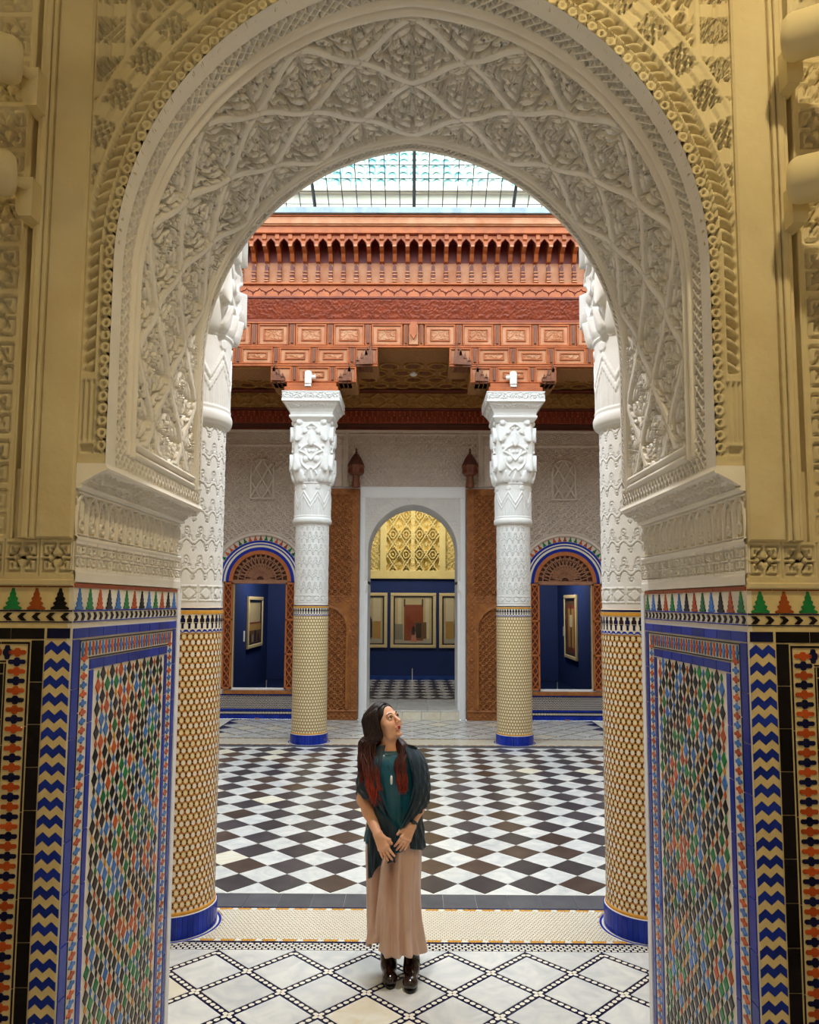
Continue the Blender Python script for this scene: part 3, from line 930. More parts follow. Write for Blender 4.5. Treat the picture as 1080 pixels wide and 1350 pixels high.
        z = 1.975; j = 0
        while z > 0.03:
            for i in range(5):
                aa = a0+0.036*(i+(.5 if j % 2 else 0))+0.012
                tile('diamond_tile', ('fd', j % 3), lambda: flat_tile('diamond_tile', diamond(.017, .026), [t_black, t_green, t_black][j % 3] if 1 else 0), aa, z)
            z -= 0.034; j += 1
for sg, w in ((-1, wall_left), (1, wall_right)):
    zellij(w, sg, 'jamb', None, YF-YN-0.04)
    zellij(w, sg, 'front', None, 0.3)
# ------------------------------------------------------------------ floor
YB = 14.62                                     # far wall face
mb = MB()
mb.mi = 0; mb.box(-4.7, 4.7, -2.2, YB+0.02, -0.12, -0.006)
floor = tag(mb.build('floor', grout), 'patterned marble and mosaic floor of court and galleries', None, None, 'structure')
FT = 0.006
def floor_tile(name, poly, mat, bev=0.0015, z1=0.0):
    n = len(poly); cx = sum(p[0] for p in poly)/n; cy = sum(p[1] for p in poly)/n
    r = max(math.hypot(p[0]-cx, p[1]-cy) for p in poly); k = 1-bev/r
    mb = MB()
    mb.loft([[(p[0], p[1], z1-FT) for p in poly], [(p[0], p[1], z1-bev) for p in poly], [(cx+(p[0]-cx)*k, cy+(p[1]-cy)*k, z1) for p in poly]])
    return mb.mesh(name, mat)
# court: black and white tiles laid diagonally
DX, DY = 0.3935, 0.388
CX0, CY0F = 0.176, 6.0
g = 0.0016
dia = [(0, -DY/2+g), (DX/2-g, 0), (0, DY/2-g), (-DX/2+g, 0)]
m_bk = [floor_tile('black_tile', dia, m) for m in (stone_black, M('brown black stone', '#45362f', 0.3, 0.7, 7, '#5a4a40', per_object=0.2, detail=8))]
m_wh = [floor_tile('white_tile', dia, marble), floor_tile('white_tile', dia, marble_warm)]
nrow = 15
far_mb = MB()
rf = random.Random(5)
for r in range(nrow):
    for k in range(-11, 12):
        x, y = CX0+DX*k, CY0F+DY*(r+.5)
        if abs(x) > 4.5: continue
        if abs(x) < 3.35:
            put('black_tile', m_bk[1 if rf.random() < (0.35 if 0 < x < 1.2 or x < -1 else .12) else 0], floor, (x, y, 0))
        else:
            far_mb.mi = 0; far_mb.add([(x+p[0], y+p[1], 0.0) for p in dia]+[(x+p[0], y+p[1], -FT) for p in dia], [(0, 1, 2, 3), (0, 4, 5, 1), (1, 5, 6, 2), (2, 6, 7, 3), (3, 7, 4, 0)])
for r in range(nrow+1):
    for k in range(-12, 12):
        x, y = CX0+DX*(k+.5), CY0F+DY*r
        if abs(x) > 4.5: continue
        if r in (0, nrow):
            poly = [(-DX/2+g, 0), (DX/2-g, 0), (0, DY/2-g)] if r == 0 else [(DX/2-g, 0), (-DX/2+g, 0), (0, -DY/2+g)]
            yy = 0.0
            o = put('white_edge_tile', tmesh(('we', r), lambda: floor_tile('white_edge_tile', [(p[0], p[1]-(0.028 if p[1] == 0 and r == 0 else -0.0 if r == 0 else 0)) for p in poly], marble)), floor, (x, y, 0))
        elif abs(x) < 3.25:
            put('white_tile', m_wh[1 if rf.random() < .08 else 0], floor, (x, y, 0))
        else:
            far_mb.mi = 1; far_mb.add([(x+p[0], y+p[1], 0.0) for p in dia]+[(x+p[0], y+p[1], -FT) for p in dia], [(0, 1, 2, 3), (0, 4, 5, 1), (1, 5, 6, 2), (2, 6, 7, 3), (3, 7, 4, 0)])
o = far_mb.build('outer_court_tiles', [stone_black, marble], floor); o['kind'] = 'stuff'
YC1 = CY0F+DY*nrow                              # far end of the court (11.82)
# dark border stones along both long sides
for (ya, yb) in ((5.715, 5.968), (YC1+0.004, YC1+0.19)):
    me = floor_tile('border_stone', [(-.1205, -(yb-ya)/2), (.1205, -(yb-ya)/2), (.1205, (yb-ya)/2), (-.1205, (yb-ya)/2)], stone_slate)
    for k in range(-18, 19):
        put('border_stone', me, floor, (0.2435*(k+.5), (ya+yb)/2, 0))

def mosaic_strip(name, y0, y1, px, py, mats, pat, xlim=4.65, cut=(), fill=0.84, z=0.0):
    """field of small glazed pieces as one sheet of real pieces"""
    mbm = MB(); ny = max(1, int(round((y1-y0)/py))); py = (y1-y0)/ny
    for j in range(ny):
        for i in range(int(-xlim/px), int(xlim/px)+1):
            k = pat(i, j)
            if k is None: continue
            x = (i+(.5 if j % 2 else 0))*px; y = y0+(j+.5)*py
            if any(math.hypot(x-c[0], y-c[1]) < c[2] for c in cut): continue
            mbm.mi = k
            a, b = px*fill/2, py*fill/2; c = min(a, b)*.45
            ring = [(-a, -b+c), (-a+c, -b), (a-c, -b), (a, -b+c), (a, b-c), (a-c, b), (-a+c, b), (-a, b-c)]
            n0 = len(mbm.v)
            mbm.add([(x+p, y+q, z) for p, q in ring], [tuple(range(8))])
            mbm.add([(x+p, y+q, z-.004) for p, q in ring], [])
            mbm.f += [(n0+s, n0+8+s, n0+8+(s+1) % 8, n0+(s+1) % 8) for s in range(0, 8, 2)]; mbm.m += [k]*4
    me = bpy.data.meshes.new(name); me.from_pydata(mbm.v, [], mbm.f)
    for m_ in mats: me.materials.append(m_)
    me.polygons.foreach_set('material_index', mbm.m)
    o = put(name, me, floor); o['kind'] = 'stuff'
    return o
CXC, CYN, CYF = 1.635, 5.425, 12.29             # column axes
CR = 0.278
gold_bed = M('honey mosaic bed', '#b98f4a', 0.35, 0.5, 60, '#3a2c22')
for side, yc in ((1, CYN), (-1, CYF)):
    cuts = [(x, yc, .33) for x in (-CXC, CXC, -3*CXC, 3*CXC)]
    e = 0.238
    MB().box(-4.66, 4.66, yc-e, yc+e, -.02, -0.0025).build('mosaic_bed', gold_bed, floor)
    mosaic_strip('mosaic_field', yc-e, yc+e, .027, .0215, [t_white], lambda i, j: 0, xlim=3.2, cut=cuts, fill=.86)
    for s2 in (1, -1):
        y = yc+s2*e
        ys = sorted((y, y+s2*.03)); mosaic_strip('honey_mosaic_line', ys[0], ys[1], .045, .03, [t_gold, t_white], lambda i, j: i % 3 == 2 and 1 or 0, xlim=3.2, cut=cuts, fill=.92)
        ys = sorted((y+s2*.032, y+s2*.05)); mosaic_strip('navy_mosaic_line', ys[0], ys[1], .09, .018, [t_navy], lambda i, j: 0, xlim=3.2, cut=cuts, fill=.97)
# chequered double border between the mosaic and the marble
ya, yb = 5.035, 5.132
MB().box(-3.2, 3.2, ya, yb, -.02, -.0025).build('chequer_bed', t_navy, floor)
mosaic_strip('chequer_border', ya, yb, .042, .0243, [t_white], lambda i, j: 0, xlim=3.2, fill=.72)
MB().box(-3.2, 3.2, 12.545, 12.60, -.02, -.0025).build('chequer_bed', t_navy, floor)
mosaic_strip('chequer_border', 12.55, 12.595, .042, .0225, [t_white], lambda i, j: 0, xlim=3.2, fill=.72)
# marble lozenges with chain mosaic between them
LX, LY = 0.4865, 0.487
rl = random.Random(77)
def lozenge_floor(top, n_rows, xlim, ymin, ymax):
    gap = 0.036
    me = {}
    def loz(m_, clip=None):
        key = ('loz', m_.name, clip)
        w, h = LX/2-gap, LY/2-gap
        poly = [(0, -h), (w, 0), (0, h), (-w, 0)] if clip is None else ([(-w, 0), (0, -h), (w, 0)] if clip == 'lo' else [(w, 0), (0, h), (-w, 0)])
        return tmesh(key, lambda: floor_tile('marble_lozenge', poly, m_))
    chain = MB(); bed = MB()
    for j in range(-1, n_rows*2+1):
        yc_ = top-LY/2*j
        for k in range(int(-xlim/LX)-1, int(xlim/LX)+2):
            x = LX*(k+(0.5 if j % 2 == 0 else 0))
            if abs(x) > xlim: continue
            if yc_ > ymax+.02 or yc_ < ymin-.02: continue
            # (x,yc_) is a crossing of the chains when j even rows use half offset
            cx_, cy_ = x, yc_-LY/2
            if cy_-LY/2+gap > ymin-.01 and cy_+LY/2-gap < ymax+.01:
                m_ = marble_warm if rl.random() < .10 else marble
                put('marble_lozenge', loz(m_), floor, (cx_, cy_, 0))
            elif abs(cy_-ymin) < .05: put('marble_lozenge', loz(marble, 'hi'), floor, (cx_, ymin+.02, 0))
            for sx in (1, -1):
                x2, y2 = x+sx*LX/2, yc_-LY/2
                if y2 < ymin-.02: continue
                d = Vector((x2-x, y2-yc_)); L = d.length; d /= L; nrm = Vector((-d.y, d.x))
                for (t, off_) in [((q+.5)/8, 0) for q in range(8)]:
                    c = Vector((x, yc_))+d*L*t
                    hl, hw = .0188, .0122
                    pts = [c+d*hl, c+d*hl*.5+nrm*hw, c-d*hl*.5+nrm*hw, c-d*hl, c-d*hl*.5-nrm*hw, c+d*hl*.5-nrm*hw]
                    n0 = len(chain.v)
                    chain.v += [(p.x, p.y, 0.0) for p in pts]; chain.f.append(tuple(range(n0, n0+6))); chain.m.append(0)
    # half lozenges along the top edge
    ya_ = top-LY/2+gap; hh_ = ymax-.001-ya_
    for k in range(int(-xlim/LX)-1, int(xlim/LX)+2):
        x = LX*k
        if abs(x) < xlim:
            wq = min(hh_, LX/2-.004)
            put('marble_lozenge', tmesh(('lozt', top), lambda: floor_tile('marble_lozenge', [(0, 0), (wq, wq), (wq, hh_+1e-4), (-wq, hh_+1e-4), (-wq, wq)], marble)), floor, (x, ya_, 0))
    MB().box(-xlim, xlim, ymin-.05, ymax, -.02, -.0022).build('chain_bed', t_navy, floor)
    me_ = bpy.data.meshes.new('chain_mosaic'); me_.from_pydata(chain.v, [], chain.f); me_.materials.append(t_white)
    o = put('chain_mosaic', me_, floor); o['kind'] = 'stuff'
lozenge_floor(4.995, 4, 2.45, 3.05, 5.033)
lozenge_floor(YB-0.06, 4, 3.4, 12.605, YB-.02)
for b in list(floor.children):
    pass
# near room floor and doorway: plain marble slabs
for i in range(-4, 4):
    for j in range(-4, 6):
        put('marble_slab', tmesh('slab', lambda: floor_tile('marble_slab', [(-.297, -.297), (.297, -.297), (.297, .297), (-.297, .297)], marble)), floor, ((i+.5)*.6, -.6+.6*(j+.5)+0.0, 0))

# ------------------------------------------------------------------ columns
def rot_profile(rows):   # helper: list of (r, z)
    return rows
MOT = None
def column_stucco_mesh():
    """carved upper shaft, ring, drum and capital as one carved sheet around the axis"""
    nu = 300
    z0, z1 = 2.165, 5.18
    zs = np.concatenate([np.linspace(z0, 3.47, 310), np.linspace(3.475, 3.56, 12), np.linspace(3.57, 5.18, 215)])
    th = np.linspace(0, 2*PI, nu, endpoint=False)
    T, Z = np.meshgrid(th, zs)
    R = np.full_like(T, CR-.008)
    # lower shaft: knot band then rows of palmette garlands, raised with a sunk outline
    Rm = 1.70
    A = T*Rm/(2*PI)                             # arc length
    N = 18; p = Rm/N
    row = 0.2
    a = (A/p) % 1-0.5; zl = ((Z-2.335)/row) % 1
    x = a*p
    def oval(cx, cz, rx, rz):
        return np.hypot((x-cx)/rx, (zl*row-cz)/rz)
    d_tip = oval(0, .145, .017, .035)
    d_bud = np.minimum(oval(.5*p, .048, .014, .03), oval(-.5*p, .048, .014, .03))
    gz = .088+.018*np.cos(2*PI*a)
    d_gar = np.abs(zl*row-gz)/.016
    d_wing = np.minimum(np.hypot((np.abs(x)-.018)/.014, (zl*row-.112)/.014), 9)
    dm = np.minimum(np.minimum(d_tip, d_bud), np.minimum(d_gar, d_wing))
    prof = np.where(dm < .84, .003, np.where(dm < 1.16, -.009, 0.0))
    inner = np.minimum(np.minimum(d_tip, d_bud)*1.0, d_wing)
    prof = np.where((inner < .5) & (inner > .3), -.006, prof)
    low = (Z > 2.335) & (Z < 3.44)
    R = np.where(low, R+prof, R)
    kb = (Z > 2.205) & (Z < 2.315)
    uu = (A/(Rm/14)) % 1; vv = (Z-2.205)/.11
    sx = np.abs(uu-.5); sy = np.abs(vv-.5)
    gro = (np.abs(np.maximum(sx, sy)-.36) < .035) | (np.abs(sx+sy-.42) < .045) | (np.hypot(sx-.22, sy-.22) < .05) | (np.abs(sx-sy) < .03) & (sx > .2) & (sx < .36) | (sx > .485)
    R = np.where(kb, R+.004-.009*gro, R)
    # ring
    rg = (Z > 3.465) & (Z < 3.562)
    R = np.where(rg, CR+.012+.024*np.sqrt(np.clip(1-((Z-3.515)/.048)**2, 0, 1)), R)
    # drum with framed reeds
    dr = (Z >= 3.562) & (Z < 4.12)
    q = ((A/(Rm/8)) % 1)-.5; zz = (Z-3.56)/.56
    wv = np.abs(q)
    diag = .25+.3*np.abs(q)*2
    reed = np.where(np.abs(((wv*14) % 1)-.5) < .28, .008, 0.0)
    zigb = np.abs(zz-(.62-.34*wv*2)) < .045
    zigc = np.abs(zz-(.75-.34*wv*2)) < .04
    ros = np.hypot(q*.21, (zz-.86)*.56)
    Dd = np.where(zz < .62-.68*wv, reed, np.where(zz > .75-.68*wv, np.where(ros < .035, .012, 0.002), 0.0))
    Dd = np.where(zigb | zigc, .012, Dd)
    Dd = np.where((zz < .05) | (zz > .97), .012, Dd)
    R = np.where(dr, CR+.012+.02*np.clip(zz-.8, 0, .2)*5*.3+Dd, R)
    # capital: rounded square block with big buds and leaves on each face
    cp = Z >= 4.12
    f = ((T+PI/4) % (PI/2))-PI/4                # angle inside a face
    zt = np.clip((Z-4.12)/1.06, 0, 1)
    hw = .285+.055*np.clip(zt*6, 0, 1)**.5-.02*np.clip((zt-.9)*10, 0, 1)
    n = 5.0
    sq = hw/((np.abs(np.cos(T))**n+np.abs(np.sin(T))**n)**(1/n))
    xf = np.abs(np.tan(f))*hw                   # across the face, mirrored
    zf = zt*1.06
    B = np.zeros_like(T)
    def bud(cx, cz, rx, rz, h):
        nonlocal B
        d2 = ((xf-cx)/rx)**2+((zf-cz)/rz)**2
        B = np.maximum(B, h*np.sqrt(np.clip(1-d2, 0, 1)))
    def drop(cx, cz, rx, rz, h):                # leaf: round foot, pointed head
        nonlocal B
        t = (zf-cz)/rz
        w = rx*np.where(t < 0, np.sqrt(np.clip(1-(t/.5)**2, 0, 1)), np.clip(1-t, 0, 1)**.8)
        B = np.maximum(B, np.where((t > -.5) & (t < 1), h*np.sqrt(np.clip(1-(xf-cx)**2/(w*w+1e-6), 0, 1)), 0))
    def stem(x0, z0_, x1, z1_, w, h, bow=0.0):
        nonlocal B
        for k in range(8):
            t0, t1 = k/8, (k+1)/8
            ax_, az_ = x0+(x1-x0)*t0+bow*sin(PI*t0), z0_+(z1_-z0_)*t0
            bx_, bz_ = x0+(x1-x0)*t1+bow*sin(PI*t1), z0_+(z1_-z0_)*t1
            dx, dz = bx_-ax_, bz_-az_; l2 = dx*dx+dz*dz+1e-9
            t = np.clip(((xf-ax_)*dx+(zf-az_)*dz)/l2, 0, 1)
            D = np.hypot(xf-ax_-t*dx, zf-az_-t*dz)/w
            B = np.maximum(B, h*np.clip(1-D*D, 0, 1)**.5)
    bud(.215, .985, .062, .062, .045)
    drop(.235, .74, .085, .17, .06); drop(0, .66, .065, .16, .055); drop(.115, .83, .05, .09, .035)
    drop(.25, .27, .09, .19, .065); drop(0, .06, .05, .12, .05); drop(.16, .06, .07, .14, .05); bud(.09, .37, .05, .06, .035)
    stem(0, .95, .16, .78, .022, .03, .04); stem(.02, .62, .19, .50, .022, .032, .03); stem(.19, .50, .06, .42, .02, .03, -.02)
    stem(.05, .20, .17, .40, .02, .03, .04); stem(.0, .36, .10, .52, .02, .03, .02); bud(.03, .5, .03, .03, .02); bud(.12, .58, .03, .03, .02)
    stem(.0, .24, .1, .13, .016, .02, .02); bud(.20, .58, .035, .035, .025); bud(.05, .88, .03, .03, .02)
    R = np.where(cp, sq-.035+B, R)
    P = np.stack([R*np.cos(T), R*np.sin(T), Z], -1)
    return grid_mesh('carved_shaft', P, stucco_white, wrap=True)
def tile_shaft_mesh(near):
    """glazed shaft: cream cells, dark eyes and honey strips, one piece each, joined"""
    mbm = MB()
    z0, z1 = 0.155, 1.985
    nc, nr = (44, 46) if near else (40, 38)
    pz = (z1-z0)/nr; pa = 2*PI/nc
    R = CR
    def quad(t, z, at, az, r, k, n=6, sh=0.0):
        v0 = len(mbm.v)
        for q in range(n):
            a = 2*PI*q/n+(PI/2 if n != 4 else PI/4)
            tt = t+at*cos(a)+sh; z_ = z+az*sin(a)
            mbm.v.append((r*cos(tt), r*sin(tt), z_))
        mbm.f.append(tuple(range(v0, v0+n))); mbm.m.append(k)
    for j in range(nr):
        for i in range(nc):
            t = pa*(i+(.5 if j % 2 else 0)); z = z0+pz*(j+.5)
            if near:
                quad(t, z, pa*.36, pz*.46, R+.0024, 0 if j % 2 else 3)
                if (i+j) % 2: quad(t, z, pa*.12, pz*.2, R+.003, 3 if (i % 3) else 0, 4)
                quad(t+pa*.5, z+pz*.20, pa*.20, pz*.27, R+.0026, 1, 3)
                quad(t+pa*.5, z-pz*.24, pa*.14, pz*.2, R+.0026, 1 if (i*7+j*3) % 4 else 2, 4)
            else:
                quad(t, z, pa*.42, pz*.44, R+.0024, 0)
                quad(t+pa*.5, z, pa*.13, pz*.2, R+.0022, 2, 4)
    me = bpy.data.meshes.new('mosaic_pieces'); me.from_pydata(mbm.v, [], mbm.f)
    for m_ in (t_cream2 if near else t_cream3, t_black, t_brown, t_white): me.materials.append(m_)
    me.polygons.foreach_set('material_index', mbm.m)
    return me
t_cream2 = M('ivory glazed tile', '#e8d8ac', 0.25, 0.4, 30, '#d8c28c')
t_cream3 = M('pale ivory glazed tile', '#efe2bd', 0.25, 0.4, 30, '#e2cf9c')
honey_bed = M('honey brown grout', '#c98c40', 0.4, 0.6, 40, '#a56c2c')
tan_bed = M('tan grout', '#a98a54', 0.4, 0.5, 40, '#8a6c3c')
shaft_me = column_stucco_mesh()
def column(near, sg, label):
    y = CYN if near else CYF
    c = thing('column', label, 'column', (sg*CXC, y, 0), 0, 'columns around the court')
    c['kind'] = 'thing'
    n = 64
    MB().lathe([(CR+.014, 0.0), (CR+.014, .145), (CR+.004, .15)], n).build('tiled_base', grout, c, smooth=True, angle=40)
    # upright blue base tiles
    me = tmesh('basetile', lambda: MB().prism([(-.0178, 0), (.0178, 0), (.0178, .142), (-.0178, .142)], -.004, .004, 'y').mesh('base_tile', t_blue))
    for k in range(50):
        a = 2*PI*k/50
        put('base_tile', me, c, ((CR+.016)*cos(a), (CR+.016)*sin(a), .002), (0, 0, a+PI/2))
    MB().lathe([(CR+.003, .148), (CR+.009, .152), (CR+.009, .166), (CR+.002, .17)], n).build('honey_ring', t_gold, c, smooth=True, angle=40)
    MB().lathe([(CR, .15), (CR, 2.166)], n).build('tiled_shaft', honey_bed if near else tan_bed, c, smooth=True, angle=40)
    mp = put('mosaic_pieces', tmesh(('shaft', near), lambda: tile_shaft_mesh(near)), c); mp['kind'] = 'stuff'
    # frieze of tile bands under the stucco
    MB().lathe([(CR+.001, 1.99), (CR+.003, 1.992), (CR+.003, 2.163), (CR+.001, 2.165)], n).build('tile_frieze', t_white, c, smooth=True, angle=40)
    MB().lathe([(CR+.003, 2.118), (CR+.009, 2.12), (CR+.009, 2.138), (CR+.003, 2.14)], n).build('honey_ring', t_gold, c, smooth=True, angle=40)
    MB().lathe([(CR+.003, 2.146), (CR+.007, 2.147), (CR+.007, 2.158), (CR+.003, 2.16)], n).build('navy_ring', t_navy, c, smooth=True, angle=40)
    mbp = MB()
    def patch(k, N, zs, ws, r):
        v0 = len(mbp.v); a = 2*PI*k/N
        for z, w in zip(zs, ws): mbp.v += [(r*cos(a-w), r*sin(a-w), z), (r*cos(a+w), r*sin(a+w), z)]
        for q in range(len(zs)-1): mbp.f.append((v0+2*q, v0+2*q+1, v0+2*q+3, v0+2*q+2)); mbp.m.append(mbp.mi)
    N = 40; pa = PI/N
    for k in range(N):
        mbp.mi = 0 if k % 2 else 1
        patch(k, N, [2.062, 2.085, 2.09, 2.105, 2.112], [pa*.75, pa*.75, pa*.45, pa*.45, pa*.1], CR+.0055)
        mbp.mi = 1
        patch(k, N, [2.020, 2.05, 2.058], [pa*.35, pa*.35, pa*.7], CR+.0055)
        mbp.mi = 2
        patch(k+.5, N, [2.0, 2.008, 2.014], [pa*.8, pa*.7, pa*.2], CR+.0055); patch(k, N, [1.993, 1.999], [pa*.2, pa*.8], CR+.0055)
    me = bpy.data.meshes.new('frieze_tiles'); me.from_pydata(mbp.v, [], mbp.f)
    for m_ in (t_darkbrown, t_navy, t_blue): me.materials.append(m_)
    me.polygons.foreach_set('material_index', mbp.m)
    o = put('frieze_tiles', me, c); o['kind'] = 'stuff'
    put('carved_shaft', shaft_me, c)
    # abacus: neck, flaring block, slab (square)
    mb = MB()
    def sq(h, z, b=.0): return [(-h, -h, z), (h, -h, z), (h, h, z), (-h, h, z)]
    mb.loft([sq(.30, 5.10), sq(.355, 5.17), sq(.355, 5.20), sq(.335, 5.21), sq(.345, 5.25), sq(.37, 5.30), sq(.44, 5.40), sq(.462, 5.405), sq(.462, 5.44), sq(.452, 5.45), sq(.452, 5.545), sq(.462, 5.55), sq(.462, 5.565)])
    mb.build('abacus', stucco_white, c)
    ab = c.children[-1]
    cva = Canvas(.88, .10, .006, 0.0); scrolls(cva, 0, .88, 0.004, .096, .046, RNG, .9)
    cvb = Canvas(.66, .10, .006, 0.0); scrolls(cvb, 0, .66, 0.004, .096, .05, RNG, .9)
    for q in range(4):
        a = q*PI/2
        Xa, Za = np.meshgrid(cva.xs-.44, cva.ys)
        P = np.stack([Xa, -.453-cva.H*.018, 5.447+Za], -1)
        put('carved_band', tmesh(('ab1', q and 0), lambda: grid_mesh('carved_band', P, stucco_white)), c, None, (0, 0, a))
        Xb, Zb = np.meshgrid(cvb.xs-.33, cvb.ys)
        tt = Zb/.10
        P = np.stack([Xb*(1+.22*tt), -(.357+.075*tt)-cvb.H*.02, 5.29+Zb*1.05], -1)
        put('carved_band', tmesh(('ab2', 0), lambda: grid_mesh('carved_band', P, stucco_white)), c, None, (0, 0, a))
    # tile ring laid in the floor round the foot
    MB().lathe([(CR+.0, -.003), (CR+.052, .0012), (CR+.054, -.003)], n, cap=False).build('floor_ring', t_white, c)
    MB().lathe([(CR+.03, -.003), (CR+.036, .0022), (CR+.05, .0022), (CR+.053, -.003)], n, cap=False).build('floor_ring', t_blue, c)
    return c
col_nl = column(True, -1, 'front left column, tiled below and white carved stucco above, beside the left pier')
col_nr = column(True, 1, 'front right column, tiled below and white carved stucco above, beside the right pier')
col_fl = column(False, -1, 'far left column of the court, in front of the left wooden door leaf')
col_fr = column(False, 1, 'far right column of the court, in front of the right wooden door leaf')
for s, lb in ((-1, 'outer left column by the corner of the far gallery'), (1, 'outer right column by the corner of the far gallery')):
    pass
# ------------------------------------------------------------------ far gallery wall with the doorway and two side windows
WT = 1.0
DW, DAP = 0.865, 4.108                         # doorway arch half width, apex
DSP = 2.56
DR = DW+.06; DCZ = DAP-math.sqrt(DR*DR-.0036)
def d_arch(n, hw, apex, e=.06):
    R = hw+e; cz = apex-math.sqrt(R*R-e*e); ph = math.acos(e/R)
    right = [(-e+R*cos(ph*k/n), cz+R*sin(ph*k/n)) for k in range(n+1)]
    return [(-x, z) for x, z in right]+[(x, z) for x, z in right[-2::-1]]   # from left spring over apex to the right spring
mb = MB()
def wall_hole(mb, y0, y1, xl, xr, zb, arch, zt, x0, x1):
    """wall between x0..x1 up to zt with an opening: sides xl/xr, sill zb, arched head points"""
    mb.box(x0, xl, y0, y1, 0, zt); mb.box(xr, x1, y0, y1, 0, zt)
    if zb > 0: mb.box(xl, xr, y0, y1, 0, zb)
    pts = arch
    for i in range(len(pts)-1):
        a, b = pts[i], pts[i+1]
        if abs(b[0]-a[0]) < 1e-6: continue
        mb.add([(a[0], y0, a[1]), (b[0], y0, b[1]), (b[0], y0, zt), (a[0], y0, zt), (a[0], y1, a[1]), (b[0], y1, b[1]), (b[0], y1, zt), (a[0], y1, zt)],
               [(0, 1, 2, 3), (4, 7, 6, 5), (0, 4, 5, 1), (3, 2, 6, 7)])
da = d_arch(16, DW, DAP)
wall_hole(mb, YB, YB+WT, -DW, DW, 0.0, da, 6.6, -1.9, 1.9)
WXC = 2.935
SWH, SWT = .60, 3.20                            # side opening half width (orange arch outer), top
for sg in (-1, 1):
    sa = [(sg*WXC+x, z) for x, z in d_arch(12, SWH, SWT, .0)]
    wall_hole(mb, YB, YB+.45, sg*WXC-SWH, sg*WXC+SWH, .50, sa, 6.6, min(sg*1.9, sg*4.7), max(sg*1.9, sg*4.7))
wall_back = tag(mb.build('wall_back', paint_white), 'far gallery wall with carved stucco, a central doorway and two side windows', None, None, 'structure')

# carved stucco sheets
def sheet(name, x0, x1, z0, z1, H, y, depth, mat, par, mask=None):
    ny, nx = H.shape
    X, Z = np.meshgrid(np.linspace(x0, x1, nx), np.linspace(z0, z1, ny))
    P = np.stack([X, y-H*depth, Z], -1)
    kk = None
    if mask is not None:
        mk = mask(X, Z); kk = mk[:-1, :-1] & mk[1:, 1:] & mk[1:, :-1] & mk[:-1, 1:]
    return put(name, grid_mesh(name, P, mat, mask=kk), par)
def tracery(X, Z, p):
    """interlaced star net"""
    a = np.abs(((X/p) % 1)-.5)*2; b = np.abs(((Z/p) % 1)-.5)*2
    r1 = np.abs(np.hypot(a, b)-.72) < .13; r2 = np.abs(a+b-1) < .12; r3 = np.abs(np.abs(a-b)-.55) < .1; c = np.hypot(a, b) < .2; c2 = np.hypot(1-a, 1-b) < .22
    return (r1 | r2 | r3 | c | c2).astype(np.float32)
for sg in (-1, 1):
    x0, x1 = (-4.65, -2.18) if sg < 0 else (2.18, 4.65)
    nx, nz = 270, 280
    X, Z = np.meshgrid(np.linspace(x0, x1, nx), np.linspace(2.9, 5.56, nz))
    H = tracery(X-sg*WXC, Z, .142)*.62
    H[(Z > 5.23) & (Z < 5.28)] = .9; H[Z > 5.52] = 1.0
    bandz = (Z > 5.28) & (Z < 5.52); H[bandz] = (.3+.5*((np.sin(X*46+6*np.sin(Z*40)) > 0)))[bandz]
    # small blind window
    wx = np.abs(X-sg*WXC*.998); wz0, wz1 = 4.19, 4.985
    top = wz1-.22+np.sqrt(np.clip(.235**2-wx**2, 0, 1))*.95
    inside = (wx < .235) & (Z > wz0) & (Z < np.minimum(top, wz1))
    edge = inside & ((wx > .205) | (Z < wz0+.03) | (Z > np.minimum(top, wz1)-.03))
    q = ((X-sg*WXC)/.235); w_ = (Z-wz0)/.40
    net = (np.abs(((q+w_) % 1)-.5) > .41) | (np.abs(((q-w_) % 1)-.5) > .41)
    fine = tracery(X, Z, .05) > .5
    H[inside] = np.where(net, 1.25, np.where(fine, .45, 0.0))[inside]
    H[edge] = 1.4
    # plain moulded hood round the window arch
    rr = np.hypot(X-sg*WXC, Z-2.60)
    H[(rr < .98) & (Z > 2.6)] = np.where(rr < .89, 0.0, 1.1)[(rr < .98) & (Z > 2.6)]
    H[(rr > .955) & (rr < .98) & (Z > 2.6)] = 1.5
    sheet('carved_stucco', x0, x1, 2.9, 5.56, H, YB-.002, .06, stucco_far, wall_back, lambda X, Z: (np.hypot(X-sg*WXC, Z-2.6) > .60) | (Z < 2.0))
nx, nz = 440, 120
X, Z = np.meshgrid(np.linspace(-2.17, 2.17, nx), np.linspace(4.45, 5.56, nz))
H = np.where(np.abs(X) < 1.30, .0, .3).astype(np.float32)
a = ((X/.16) % 1)-.5; b = ((Z/.22) % 1)-.5
og = np.abs(b-.28*np.cos(2*PI*a)*np.sign(np.sin(PI*X/.16)+1e-6)) < .09
H = np.where(og | (tracery(X, Z, .11) > .5), .62, .05)
ax_ = np.abs(X)
H[(ax_ > 1.30)] = .45
H[(ax_ > 1.27) & (ax_ < 1.31)] = 1.0; H[(ax_ > 1.36) & (ax_ < 1.385)] = np.where((Z*30) % 1 > .5, 1.0, .2)[(ax_ > 1.36) & (ax_ < 1.385)]
H[(ax_ > 1.52) & (ax_ < 1.545)] = np.where((Z*30) % 1 > .5, 1.0, .2)[(ax_ > 1.52) & (ax_ < 1.545)]
ro = np.hypot(ax_-1.45, Z-5.34); H[(ro < .055)] = 1.2; H[(ro > .07) & (ro < .085)] = 1
H[(ax_ > 1.6)] = (tracery(X, Z, .09)*.8)[ax_ > 1.6]
H[Z > 5.52] = 1.0; H[(Z > 5.46) & (Z < 5.49)] = .9
sheet('carved_stucco', -2.17, 2.17, 4.45, 5.56, H, YB-.002, .06, stucco_far, wall_back)

